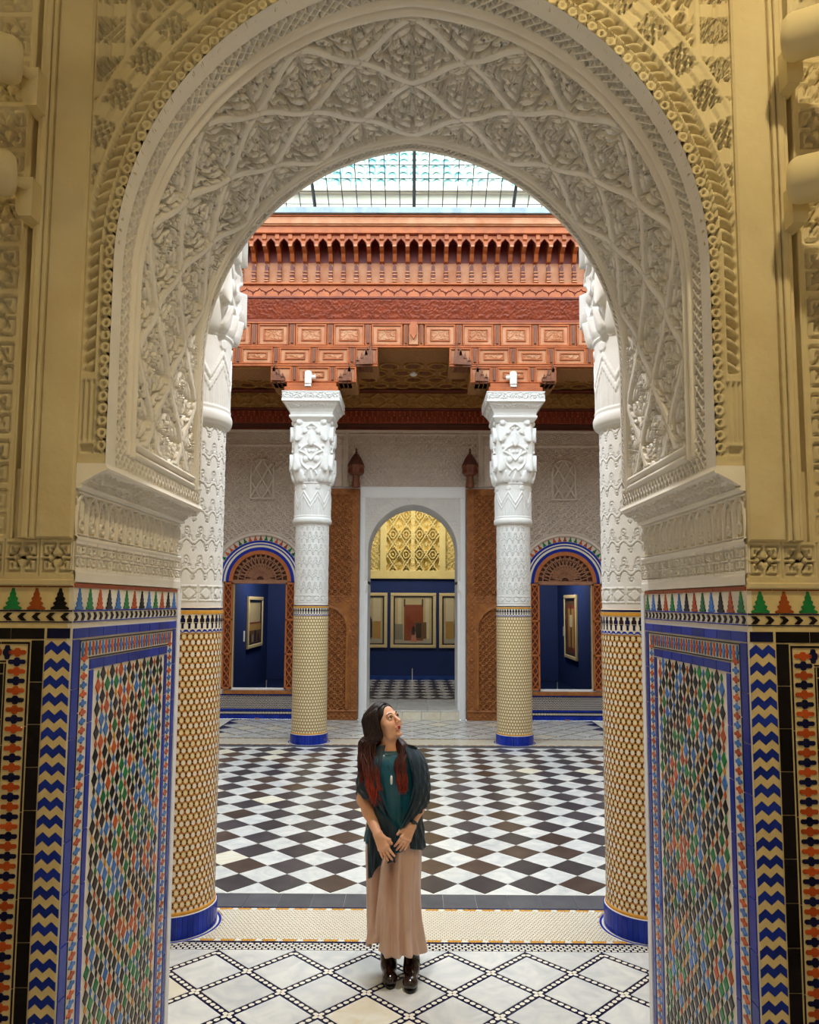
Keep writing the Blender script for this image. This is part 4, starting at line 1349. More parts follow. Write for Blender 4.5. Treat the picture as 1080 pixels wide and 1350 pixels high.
# --- doorway surround (door_1): white frame, carved spandrel, imposts, jambs, step
frame = tag(MB().build('door_1', paint_white) if False else put('door_1', None, None, (0, YB, 0)), 'central doorway with white frame and carved spandrels', None, None, 'structure')
def fr(name, mb, mat, **k): return mb.build(name, mat, frame, (0, -YB, 0), **k)
for sg in (-1, 1):
    fr('frame_post', MB().cbox(min(sg*.925, sg*1.02), max(sg*.925, sg*1.02), YB-.035, YB+.01, 0.0, 4.232, .008), paint_white)
    # impost: corbel stepping out under the arch, carved jamb beside it
    prof = [(DW+.06, 2.36), (DW+.015, 2.36), (DW+.005, 2.42), (DW-.005, 2.44), (DW-.02, 2.50), (DW-.02, 2.53), (DW-.045, 2.57), (DW-.045, 2.62), (DW+.06, 2.62)]
    fr('impost', MB().prism([(sg*(x+.045), z) for x, z in prof], YB-.02, YB+WT-.01, 'y'), paint_white)
fr('frame_lintel', MB().cbox(-1.02, 1.02, YB-.035, YB+.01, 4.232, 4.45, .008), paint_white)
c_s = Canvas(1.85, 1.832, .0098, 0.0)
X, Z = np.meshgrid(c_s.xs-.925, c_s.ys+2.40)
scrolls(c_s, 0, 1.85, 0, 1.832, .085, RNG, .9)
H = c_s.H
r = np.where(Z > DCZ, np.hypot(np.abs(X)+.06, Z-DCZ)-DR, np.abs(X)-DW)
arcq = np.where(Z > DCZ, np.arctan2(Z-DCZ, np.abs(X)+.06)*DR, Z-DCZ)
H = np.where((r < .16) & (r > .0), .35+.4*(np.abs(np.sin(arcq*42+r*20)) > .6), H)
H = np.where((r < .02) | ((r > .15) & (r < .17)), 1.0, H)
H[(np.abs(X) > .905) | (Z > 4.21)] = 1.1
fr_s = sheet('carved_spandrel', -.925, .925, 2.40, 4.232, H, YB-.004, .014, stucco_white, frame, lambda X, Z: np.where(Z > DCZ, np.hypot(np.abs(X)+.06, Z-DCZ)-DR, np.abs(X)-DW) > -.004)
fr_s.location = (0, -YB, 0)
# threshold and marble step
stepm = MB(); stepm.box(-.905, .905, YB+.02, 16.3, -.01, .15); fr('threshold', stepm, marble)
for k in range(5):
    fr('marble_riser_slab', MB().cbox(-.90+.36*k, -.90+.36*(k+1)-.006, YB-.02, YB+.02, 0.0, .148, .003), marble_warm)
for k in range(3):
    for j in range(3):
        fr('marble_tread_slab', MB().cbox(-.90+.6*k, -.90+.6*(k+1)-.006, YB-.025+.56*j, YB-.025+.56*(j+1)-.006, .150, .178, .003), marble)

# --- big carved door leaves folded back against the wall
def door_leaf(sg, name, label):
    d = tag(put(name, None, None, (sg*1.03, YB-.07, 0)), label, None, None, 'structure')
    W, Ht = 1.16, 4.40
    nx, nz = 116, 430
    cvd = Canvas(W, Ht, .0105, 0.0)
    X, Z = np.meshgrid(cvd.xs, cvd.ys)
    H = np.where(tracery(X, Z, .13) > .5, .75, 0.0).astype(np.float32)
    brd = (X < .15) | (X > W-.15) | (Z < .18) | (Z > Ht-.12) | ((Z > 2.20) & (Z < 2.34))
    H[brd] = (.85-.35*(tracery(X, Z, .1)))[brd]
    cxw, hw, zt = .64, .44, 2.14
    zsp = zt-hw
    rr = np.where(Z > zsp, np.hypot(X-cxw, Z-zsp)-hw, np.abs(X-cxw)-hw)
    ins = (rr < 0) & (Z > .19)
    rim = (rr > -.035) & (rr < 0.012) & (Z > .19)
    H[(rr > .012) & (Z < 2.2) & (Z > .19) & (X > .15)] = .55
    H[ins] = np.where(tracery(X, Z, .125) > .5, .7, .0)[ins]
    H[rim] = 1.2
    notch = (np.abs(np.abs(X-cxw)-hw-.01) < .05) & (np.abs(Z-1.62) < .06); H[notch] = .9
    H[(Z > .15) & (Z < .185)] = 1.1
    MB().box(0 if sg > 0 else -W, W if sg > 0 else 0, .0, .05, 0.0, Ht).build('door_board', wood_brown, d)
    P = np.stack([sg*X, -.002-H*.045, Z], -1)
    put('carved_face', grid_mesh('carved_face', P, wood_brown, smooth=True, flip=sg < 0), d)
    MB().cbox(min(0, sg*.06), max(0, sg*.06), -.026, .052, 0.0, Ht, .006).build('hanging_stile', wood_brown, d)
    MB().cbox(min(0, sg*W), max(0, sg*W), -.024, .0, 0.0, .14, .006).build('bottom_rail', wood_brown, d)
    return d
door_leaf(-1, 'door_2', 'carved brown wooden door leaf folded back on the left of the doorway')
door_leaf(1, 'door_3', 'carved brown wooden door leaf folded back on the right of the doorway')
# --- turret-shaped wooden hinge housings above the leaves
def turret(sg, label):
    t = thing('turret_hinge_bracket', label, 'bracket', (sg*1.09, YB-.255, 4.40), 0, 'turret brackets over the door leaves')
    n = 8; a0 = PI/8
    MB().box(-.05, .05, .05, .186, .06, .16).build('wall_arm', wood_dark2, t)
    MB().lathe([(.085, 0), (.085, .10), (.075, .11), (.072, .24), (.10, .26)], n, a0=a0).build('stem', wood_dark2, t)
    MB().lathe([(.10, .23), (.135, .25), (.15, .28), (.15, .37), (.17, .40), (.17, .42)], n, a0=a0).build('turret_body', wood_dark2, t)
    for k in range(8):
        a = k*PI/4
        MB().prism([(-.035, 0), (.035, 0), (.035, .06), (0, .09), (-.035, .06)], -.006, .006, 'y').build('arch_panel', wood_dark, t, (.143*cos(a), .143*sin(a), .275), (0, 0, a+PI/2))
    MB().lathe([(.17, .42), (.16, .44), (.10, .56), (.045, .64), (.02, .66)], n, a0=a0).build('cone_roof', wood_dark3, t)
    MB().lathe([(.012, .655), (.03, .68), (.012, .70), (.022, .72), (.004, .77)], 10).build('finial', wood_dark3, t, smooth=True)
wood_dark2 = M('brown turned wood', '#74422a', 0.5, 0.6, 9, '#54301c')
wood_dark3 = M('dark brown wood', '#54281c', 0.5, 0.6, 9, '#3c1a12')
turret(-1, 'small wooden turret bracket above the left door leaf')
turret(1, 'small wooden turret bracket above the right door leaf')

# --- side windows
def ring_mesh(r0, r1, y0, y1, z_c, n=36, a0=0.0, a1=PI):
    mb = MB()
    P = []
    for k in range(n+1):
        a = a0+(a1-a0)*k/n
        P.append([(r0*cos(a), y1, z_c+r0*sin(a)), (r1*cos(a), y1, z_c+r1*sin(a)), (r1*cos(a), y0, z_c+r1*sin(a)), (r0*cos(a), y0, z_c+r0*sin(a))])
    return mb.loft(P)
merl = [t_brown, t_green, t_orange, t_green, t_orange]
def side_window(sg, name, label):
    w = tag(put(name, None, None, (sg*WXC, YB, 0)), label, None, None, 'structure')
    zc = 2.60
    # arch of tile bands
    ring_mesh(.60, .66, -.034, .01, zc).build('blue_arch_band', t_blue, w)
    ring_mesh(.661, .70, -.030, .01, zc).build('white_arch_band', t_white, w)
    ring_mesh(.701, .725, -.034, .01, zc).build('blue_arch_band', t_blue, w)
    ring_mesh(.726, .75, -.030, .01, zc).build('white_arch_band', t_white, w)
    ring_mesh(.751, .79, -.034, .01, zc).build('blue_arch_band', t_blue, w)
    ring_mesh(.79, .90, -.030, .01, zc).build('plaster_arch_band', stucco_far, w)
    for k in range(25):
        a = PI*(k+.5)/25
        mt = merl[(k*2+1) % 5]
        me = tmesh(('merl', mt.name), lambda: flat_tile('merlon_tile', [(-.035, 0), (.035, 0), (.028, .03), (.022, .03), (.012, .075), (0, .095), (-.012, .075), (-.022, .03), (-.028, .03)], mt, .008))
        put('merlon_tile', me, w, (.795*cos(a), -.028, zc+.795*sin(a)), Euler((0, -(a-PI/2), 0)))
    ring_mesh(.525, .60, -.03, .06, zc).build('wooden_arch', wood_orange, w, smooth=True, angle=40)
    # straight tile bands beside the arch
    for s in (-1, 1):
        MB().box(s*.60, s*.66, -.012, .01, .58, zc).build('blue_side_band', t_blue, w)
    # tympanum: turned lattice rosette
    mb = MB()
    for rr in (.08, .18, .30, .43):
        mb.tube([(rr*cos(PI*k/24), 0.0, zc+.03+rr*sin(PI*k/24)) for k in range(25)], .012, 5)
    for k in range(1, 16):
        a = PI*k/16
        for da in (.16, -.16):
            mb.tube([(.08*cos(a), 0.0, zc+.03+.08*sin(a)), (.28*cos(a+da), 0, zc+.03+.28*sin(a+da)), (.52*cos(a), 0, zc+.03+.50*sin(a))], .012, 4)
    mb.lathe([(.05, -.02), (.05, .02)], 12, (0, 0, 0))
    mb.build('lattice_tympanum', wood_tymp, w)
    tb = MB(); tb.prism([(.53*cos(PI*k/20), zc+.53*sin(PI*k/20)) for k in range(21)], .028, .04, 'y'); tb.build('tympanum_board', wood_dark3, w)
    MB().cbox(-.55, .55, -.02, .06, zc-.045, zc+.03, .008).build('transom_rail', wood_tymp, w)
    # white inner frame
    for s in (-1, 1): MB().cbox(min(s*.495, s*.525), max(s*.495, s*.525), .0, .08, .55, zc-.04, .004).build('inner_frame', gilt if s*sg > 0 else paint_white, w)
    MB().cbox(-.525, .525, .0, .08, .535, .575, .004).build('inner_frame', paint_white, w)
    MB().cbox(-.66, .66, -.06, .08, .465, .535, .008).build('wooden_sill', wood_brown, w)
    # open lattice shutters, standing forward on both sides
    for s in (-1, 1):
        x0, x1 = sorted((s*.505, s*.69))
        sh = MB(); 
        for xa in (x0, x1-.035): sh.cbox(xa, xa+.035, -.07, -.035, .56, 2.58, .004)
        for zz in (.56, 1.20, 1.85, 2.54): sh.cbox(x0, x1, -.07, -.035, zz, zz+.04, .004)
        o = sh.build('lattice_shutter', wood_orange, w)
        for q in range(12):
            z_ = .60+.162*q
            for c_ in (1, -1):
                a_, b_ = (x0+.035, z_), (x1-.035, z_+.16)
                if c_ < 0: a_, b_ = (a_[0], b_[1]), (b_[0], a_[1])
                mbb = MB(); mbb.tube([(a_[0], -.052, a_[1]), (b_[0], -.052, b_[1])], .013, 4); mbb.build('lattice_bar', wood_orange, o)
        MB().box(x0+.02, x1-.02, -.034, -.026, .58, 2.56).build('shutter_backing', wood_dark, o)
    # dado below
    MB().box(-.85, .85, -.012, .01, .0, .46).build('dado_bed', t_navy, w)
    mbd = MB()
    for r_ in range(11):
        for c_ in range(58):
            x = -.84+.029*(c_+(.5 if r_ % 2 else 0)); z = .19+.0245*(r_+.5)
            mbd.add([(x-.011, -.0125, z), (x, -.0125, z-.0105), (x+.011, -.0125, z), (x, -.0125, z+.0105)], [(0, 1, 2, 3)])
    for c_ in range(58):
        x = -.84+.029*c_; mbd.add([(x-.012, -.0125, .115), (x, -.0125, .09), (x+.012, -.0125, .115), (x, -.0125, .14)], [(0, 1, 2, 3)])
    me = bpy.data.meshes.new('dado_mosaic'); me.from_pydata(mbd.v, [], mbd.f); me.materials.append(t_white)
    put('dado_mosaic', me, w)['kind'] = 'stuff'
    me = tmesh('dadoline', lambda: MB().cbox(-.07, .07, -.018, -.0, 0, .03, .003).mesh('blue_dado_tile', t_blue))
    me2 = tmesh('dadobase', lambda: MB().cbox(-.07, .07, -.02, .0, 0, .075, .003).mesh('blue_base_tile', t_blue))
    for k in range(12):
        put('blue_dado_tile', me, w, (-.78+.142*k, 0, .155)); put('blue_dado_tile', me, w, (-.78+.142*k, 0, .435)); put('blue_base_tile', me2, w, (-.78+.142*k, 0, .0))
    return w
wood_tymp = M('grey brown lattice wood', '#a3755a', 0.55, 0.5, 9, '#7a503c')
side_window(-1, 'window_1', 'left arched window with lattice shutters and blue tile arch')
side_window(1, 'window_2', 'right arched window with lattice shutters and blue tile arch')

# ------------------------------------------------------------------ rooms behind
YR = 20.4
mb = MB()
mb.box(-1.85, 1.85, YR, YR+.1, .1, 2.87); wr = mb.build('wall_exhibition', blue_paint); tag(wr, 'midnight blue wall of the room behind the doorway', None, None, 'structure')
MB().box(-1.85, 1.85, YR-.02, YR+.1, .15, .28).build('skirting', M('blue skirting paint', '#123c8c', .5), wr)
X, Z = np.meshgrid(np.linspace(-1.85, 1.85, 260), np.linspace(2.87, 6.2, 230))
p = .36
a = np.abs((((X)/p) % 1)-.5)*2; b = np.abs((((Z)/(p*1.5)) % 1)-.5)*2
net = (np.abs(a+b-1) < .14) | (np.abs(np.hypot(a, b*1.2)-.45) < .1) | (np.hypot(1-a, 1-b) < .22) | (np.hypot(a, b) < .16) | (np.abs(np.abs(a-b)-.6) < .08)
H = np.where(net, 1.0, 0.0)
H = np.where(np.abs(X) > .80, .55+.25*tracery(X, Z, .14), H)
H[(np.abs(np.abs(X)-.80) < .09)] = 1.15; H[np.abs(X) < .06] = np.where(net, 1, .9)[np.abs(X) < .06]; H[Z < 3.06] = 1.15
sheet('pierced_stucco', -1.85, 1.85, 2.87, 6.2, H, YR+.22, .25, stucco_yellow, wr)
MB().box(-1.85, 1.85, YR+.225, YR+.3, 2.8, 6.2).build('stucco_backing', stucco_yellow, wr)
MB().box(-1.85, 1.85, YR-.09, YR+.0, 2.85, 2.93).build('stucco_ledge', stucco_yellow, wr)
for sg, nm in ((-1, 'wall_room_left'), (1, 'wall_room_right')):
    o = MB().box(sg*1.87, sg*2.0, YB+.45, YR, .1, 6.2).box(sg*1.80, sg*1.9, YB+WT, YR, .1, 6.2).build(nm, blue_paint); tag(o, 'blue partition wall of the exhibition rooms', None, None, 'structure')
    o = MB().box(sg*3.88, sg*3.98, YB+.45, YR, .1, 6.2).build(nm+'_outer', blue_paint); tag(o, 'blue outer side wall of the exhibition room', None, None, 'structure')
    o = MB().box(min(sg*2.0, sg*3.9), max(sg*2.0, sg*3.9), YR, YR+.1, .1, 6.2).build(nm.replace('room', 'end'), blue_paint); tag(o, 'blue end wall of the exhibition room', None, None, 'structure')
o = MB().box(-4.0, 4.0, YB+.02, YR+.1, 6.2, 6.3).build('ceiling_rooms', wall_plain); tag(o, 'plain ceiling over the exhibition rooms', None, None, 'structure')
fl2 = MB(); fl2.box(-4.0, 4.0, YB+.46, YR, .05, .168)
fl2 = tag(fl2.build('floor_room', blue_floor if False else stone_black), 'black and white floor of the exhibition rooms', None, None, 'structure')
mbt = MB()
for j in range(7):
    for i in range(-5, 6):
        x, y = .36*i, 16.72+.58*j
        if abs(x) > 1.8: continue
        mbt.add([(x, y-.29, .171), (x+.18, y, .171), (x, y+.29, .171), (x-.18, y, .171)], [(0, 1, 2, 3)])
me = bpy.data.meshes.new('white_tiles'); me.from_pydata(mbt.v, [], mbt.f); me.materials.append(marble)
put('white_tiles', me, fl2)['kind'] = 'stuff'
blue_fl = M('dark blue floor', '#0a1c44', .4, .3, 4, '#081634')
for sg in (-1, 1): MB().box(min(sg*2.0, sg*3.88), max(sg*2.0, sg*3.88), YB+.46, YR, .168, .174).build('dark_carpet', blue_fl, fl2)

# framed pictures
def picture(name, label, w, h, loc, rz, scene):
    t = thing(name, label, 'picture', loc, rz, 'framed pictures in the exhibition rooms')
    f = .085
    mb = MB()
    for (x0, x1, z0, z1) in ((-w/2, w/2, h/2-f, h/2), (-w/2, w/2, -h/2, -h/2+f), (-w/2, -w/2+f, -h/2+f, h/2-f), (w/2-f, w/2, -h/2+f, h/2-f)):
        mb.cbox(x0, x1, -.05, 0, z0, z1, .012)
    mb.build('frame', gilt, t)
    mb = MB(); g_ = f+.035
    for (x0, x1, z0, z1) in ((-w/2+f, w/2-f, h/2-g_, h/2-f), (-w/2+f, w/2-f, -h/2+f, -h/2+g_), (-w/2+f, -w/2+g_, -h/2+g_, h/2-g_), (w/2-g_, w/2-f, -h/2+g_, h/2-g_)):
        mb.box(x0, x1, -.03, -.004, z0, z1)
    mb.build('inner_slip', iron, t)
    iw, ih = w-2*g_, h-2*g_
    mb = MB(); mats = []
    for d, (mt, poly) in enumerate(scene):
        if mt not in mats: mats.append(mt)
        mb.mi = mats.index(mt)
        y = -.010-.0006*d
        mb.prism([((x-.5)*iw, (z-.5)*ih) for x, z in poly], y, -.004, 'y')
    mb.build('print', mats, t)
    MB().box(-iw/2, iw/2, -.026, -.024, -ih/2, ih/2).build('glass', glass_pic, t)
    return t
def clearglass(name, gl=.08, tint=(1, 1, 1, 1), rough=.03):
    m = bpy.data.materials.new(name); m.use_nodes = True; nt = m.node_tree; n = nt.nodes; n.clear()
    o = n.new('ShaderNodeOutputMaterial'); mx = n.new('ShaderNodeMixShader'); tr = n.new('ShaderNodeBsdfTransparent'); gs = n.new('ShaderNodeBsdfGlossy')
    tr.inputs[0].default_value = tint; gs.inputs['Roughness'].default_value = rough; mx.inputs[0].default_value = gl
    nt.links.new(tr.outputs[0], mx.inputs[1]); nt.links.new(gs.outputs[0], mx.inputs[2]); nt.links.new(mx.outputs[0], o.inputs[0])
    return m
glass_pic = clearglass('picture glass', .04)
def R_(x0, x1, z0, z1): return [(x0, z0), (x1, z0), (x1, z1), (x0, z1)]
pc = {k: M('print '+k, v, .6, .3, 9) for k, v in dict(cream='#c9b78a', pale='#dccfa8', door='#8c3d1c', dark='#2b2018', grey='#8a8878', pink='#c07a62', red='#b03a1e', brown='#6b4a2c', gold='#b88f46', floor='#b9b09a').items()}
def archp(x0, x1, z0, z1):
    c, r = (x0+x1)/2, (x1-x0)/2
    return [(x0, z0), (x1, z0)]+[(c+r*cos(PI*k/8), z1-r+r*sin(PI*k/8)) for k in range(9)]
sc_c = [(pc['cream'], R_(0, 1, 0, 1)), (pc['floor'], R_(0, 1, 0, .12)), (pc['pale'], R_(.08, .17, .1, 1)), (pc['pale'], R_(.83, .93, .1, 1)), (pc['grey'], R_(.0, .22, .08, .42)), (pc['door'], R_(.25, .77, .06, .84)),
        (pc['dark'], R_(.24, .28, .80, .96)), (pc['dark'], R_(.73, .77, .80, .96)), (pc['brown'], R_(.55, .86, .10, .46)), (pc['dark'], R_(.57, .72, .12, .44)), (pc['pink'], [(.44, .03), (.60, .03), (.57, .2), (.55, .30), (.48, .3), (.46, .2)]), (pc['dark'], [(.46, .18), (.54, .18), (.56, .28), (.53, .36), (.49, .38), (.46, .3)])]
sc_l = [(pc['cream'], R_(0, 1, 0, 1)), (pc['floor'], R_(0, 1, 0, .10)), (pc['grey'], R_(0, .6, .08, .40)), (pc['dark'], archp(.12, .62, .12, .66)), (pc['red'], archp(.2, .54, .16, .58)), (pc['pale'], R_(.64, .92, .1, 1)), (pc['gold'], R_(.64, .92, .1, .48))]
sc_r = [(m_, [(1-x, z) for x, z in p_][::-1]) for m_, p_ in sc_l]
zp = (1.035+2.47)/2
picture('framed_picture', 'framed picture of an orange doorway with figures, middle one behind the doorway', 1.22, 1.46, (0.02, YR-.012, 1.74), 0, sc_c)
picture('framed_picture', 'framed picture of a red arch and column, left of the middle one behind the doorway', 1.22, 1.46, (-1.30+.02, YR-.012, 1.74), 0, sc_l) if False else None
picture('framed_picture', 'framed picture with a red arch, left one of three behind the doorway', .96, 1.46, (-1.155, YR-.012, 1.74), 0, sc_l)
picture('framed_picture', 'framed picture with a red arch, right one of three behind the doorway', .96, 1.46, (1.19, YR-.012, 1.74), 0, sc_r)
sc_a = [(pc['brown'], R_(0, 1, 0, 1)), (pc['cream'], R_(.05, .95, .5, 1)), (pc['gold'], R_(0, 1, .3, .5)), (pc['dark'], R_(.1, .2, .02, .22)), (pc['dark'], R_(.5, .62, .02, .3)), (pc['grey'], R_(.3, .42, .02, .2)), (pc['dark'], R_(.76, .86, .02, .2)), (pc['door'], R_(.0, 1, .46, .5))]
sc_b = [(pc['brown'], R_(0, 1, 0, 1)), (pc['door'], R_(.1, .9, .06, .9)), (pc['gold'], R_(.2, .45, .12, .84)), (pc['gold'], R_(.55, .8, .12, .84)), (pc['dark'], R_(.46, .54, .08, .88)), (pc['pale'], R_(.36, .64, .5, .72))]
picture('framed_picture', 'framed picture on the blue side wall seen through the left window', 1.7, 1.23, (-3.87, 18.65, 1.72), PI/2, sc_a)
picture('framed_picture', 'tall framed picture on the blue side wall seen through the right window', 1.4, 1.55, (3.87, 18.6, 1.64), -PI/2, sc_b)
def card(label, loc, rz):
    t = tag(MB().cbox(-.08, .08, -.008, 0, -.12, .12, .002).build('caption_card', paint_white, None, loc, (0, 0, rz)), label, 'card')
card('white caption card on the blue wall beside the left window picture', (-3.872, 17.55, 1.42), PI/2)
card('white caption card on the blue wall beside the right window picture', (3.872, 19.55, 1.50), -PI/2)
def post(label, loc, h):
    t = thing('barrier_post', label, 'post', loc, 0, 'low barrier posts before the pictures')
    MB().lathe([(.07, 0), (.07, .008), (.02, .014)], 16).build('foot_plate', steel_white, t)
    MB().lathe([(.011, .01), (.011, h), (.004, h+.006)], 10).build('rod', steel_white, t)
post('low white barrier post in front of the middle picture', (0.0, 20.1, .171), .32)
post('low white barrier post inside the left window', (-3.42, 18.0, .175), .2)
post('low white barrier post inside the right window', (3.38, 17.9, .175), .2)
# ------------------------------------------------------------------ timber entablature over the far columns (mirrored over the near ones)
FY = 11.95                                      # court face of the far lintel
FYB = 12.63
def lintel(name, y0, y1, label):
    mb = MB()
    mb.box(-4.7, 4.7, y0, y1, 6.29, 8.40)
    for sg in (-1, 1):
        mb.box(sg*.58, sg*2.30, y0, y1, 6.0, 6.29); mb.box(sg*4.24, sg*4.7, y0, y1, 6.0, 6.29); mb.box(sg*2.30, sg*4.24, y0, y1, 5.97, 6.29)
        mb.box(sg*.92, sg*2.30, y0, y1, 5.72, 6.0); mb.box(sg*4.24, sg*4.7, y0, y1, 5.72, 5.97)
    return tag(mb.build(name, wood_soffit), label, None, None, 'structure')
wood_soffit = M('dark hatched wood', '#a5743e', 0.6, 0.7, 30, '#744824', .3, 80)
trim_far = lintel('trim_1', FY+.03, FYB, 'carved red cedar lintel and cornice over the far columns')
trim_near = lintel('trim_2', 5.09, 5.77, 'cedar lintel and cornice over the near columns')
T = trim_far
def tb(name, x0, x1, y0, y1, z0, z1, mat, b=.006): return MB().cbox(x0, x1, y0, y1, z0, z1, b).build(name, mat, T)
# face boards: three offset rows of carved coffer panels
def in_open(x0, x1, z0):
    m = max(abs(x0), abs(x1)); n_ = min(abs(x0), abs(x1)) if x0*x1 > 0 else 0
    return False
def clip_open(x0, x1, z0, z1):
    """cut a board's span against the stepped openings; returns spans"""
    blk = []
    for c in (-3.27, 0, 3.27):
        if c == 0: steps = ((.58, 6.29), (.92, 6.0), (1.2, 5.72))
        else: steps = ((.97, 5.97), (1.2, 5.72))
        for hw, zt in steps:
            if z0 < zt-.02: blk.append((c-hw, c+hw))
    spans = [(x0, x1)]
    for a, b in blk:
        out = []
        for s, e in spans:
            if b <= s or a >= e: out.append((s, e)); continue
            if a > s: out.append((s, a))
            if b < e: out.append((b, e))
        spans = out
    return [(s, e) for s, e in spans if e-s > .05]
def coffer(x0, x1, z0, z1):
    for s, e in clip_open(x0, x1, z0, z1):
        full = e-s > .95*(x1-x0)
        mt = wood_pink
        p = tb('coffer_board', s, e, FY, FY+.035, z0, z1, mt)
        w = .028
        fr = MB()
        fr.cbox(s, e, FY-.022, FY, z1-w, z1, .005).cbox(s, e, FY-.022, FY, z0, z0+w, .005).cbox(s, s+w, FY-.022, FY, z0+w, z1-w, .005).cbox(e-w, e, FY-.022, FY, z0+w, z1-w, .005)
        fr.build('coffer_frame', wood_red, p)
        if full:
            a, b, c, d_ = s+.09, e-.09, z0+.075, z1-.075
            f2 = MB(); w2 = .02
            f2.cbox(a, b, FY-.018, FY, d_-w2, d_, .004).cbox(a, b, FY-.018, FY, c, c+w2, .004).cbox(a, a+w2, FY-.018, FY, c+w2, d_-w2, .004).cbox(b-w2, b, FY-.018, FY, c+w2, d_-w2, .004)
            f2.build('inner_frame', wood_red, p)
            key = ('cofc', round(b-a, 3), round(d_-c, 3))
            def mk():
                cvc = Canvas(b-a-.05, d_-c-.05, .0105, 0.0)
                scrolls(cvc, 0, cvc.w, 0, cvc.h, .05, RNG, .9)
                X, Z = np.meshgrid(cvc.xs-cvc.w/2, cvc.ys-cvc.h/2)
                return grid_mesh('carved_field', np.stack([X, -cvc.H*.016, Z], -1), wood_pink)
            put('carved_field', tmesh(key, mk), p, ((a+b)/2, FY-.002, (c+d_)/2))
def stile(x, z0, z1, w=.05):
    for s, e in clip_open(x-w, x+w, z0, z1):
        if e-s < w*1.8: continue
        o = tb('stile', s, e, FY-.012, FY+.03, z0, z1, wood_red)
        MB().cbox(x-w*.45, x+w*.45, FY-.034, FY-.012, z0+.03, z1-.01, .006).build('stile_bead', wood_dark2, o)
for sg in (-1, 1):
    for k in range(7):
        a = .18+.614*k
        if a > 4.2: break
        x0, x1 = sorted((sg*a, sg*(a+.50))); coffer(x0, x1, 6.343, 6.697); stile(sg*(a+.557), 6.343, 6.697)
        a = .43+.614*k
        x0, x1 = sorted((sg*a, sg*(a+.51))); coffer(x0, x1, 6.035, 6.306); stile(sg*(a+.562), 6.035, 6.306)
        a = .735+.614*k
        x0, x1 = sorted((sg*a, sg*(a+.52))); coffer(x0, x1, 5.735, 5.99); stile(sg*(a+.567), 5.735, 5.99)
stile(.125, 6.343, 6.697, .035); stile(-.125, 6.343, 6.697, .035)
cb = tb('centre_console', -.075, .075, FY-.02, FY+.02, 6.36, 6.72, wood_pink)
MB().prism([(-.05, 6.72), (-.05, 6.52), (0, 6.44), (.05, 6.52), (.05, 6.72)], FY-.07, FY-.02, 'y').build('pendant', wood_red, cb)
for z0, z1, dp in ((6.700, 6.735, .03), (6.310, 6.340, .022), (5.995, 6.03, .022)):
    for s, e in clip_open(-4.65, 4.65, z0, z1): tb('rail', s, e, FY-dp, FY+.02, z0, z1, wood_red)
# carved dark frieze, leaning forward, then the band of little arches
cvf = Canvas(9.3, .30, .0125, 0.0); scrolls(cvf, 0, 9.3, 0.01, .29, .06, RNG, .95)
X, Z = np.meshgrid(cvf.xs-4.65, cvf.ys)
P = np.stack([X, FY-.03-.10*Z/.30-cvf.H*.014, 6.77+Z], -1)
put('carved_frieze', grid_mesh('carved_frieze', P, wood_dkred := M('deep red cedar', '#8f3a18', .5, .6, 8, '#65210c', .1, 50)), T)
MB().prism([(FY-.03, 6.735), (FY+.03, 6.735), (FY+.03, 7.1), (FY-.128, 7.1), (FY-.128, 7.07), (FY-.03, 6.77)], -4.65, 4.65, 'x').build('frieze_core', wood_dkred, T)
tb('dentil_rail', -4.65, 4.65, FY-.15, FY+.02, 7.072, 7.10, wood_dark)
ab = tb('arch_band', -4.65, 4.65, FY-.14, FY+.02, 7.10, 7.30, wood_red)
for k in range(-17, 18):
    x = .207*k+.0
    mb = MB(); mb.tube([(x-.1, FY-.143, 7.16), (x-.06, FY-.143, 7.20), (x-.03, FY-.143, 7.20), (x, FY-.143, 7.235), (x+.03, FY-.143, 7.20), (x+.06, FY-.143, 7.20), (x+.1, FY-.143, 7.16)], .009, 4)
    mb.tube([(x+.1, FY-.143, 7.13), (x+.1, FY-.143, 7.19)], .009, 4)
    mb.build('arch_moulding', wood_dark, ab)
tb('ledge', -4.65, 4.65, FY-.18, FY+.02, 7.295, 7.325, wood_red)
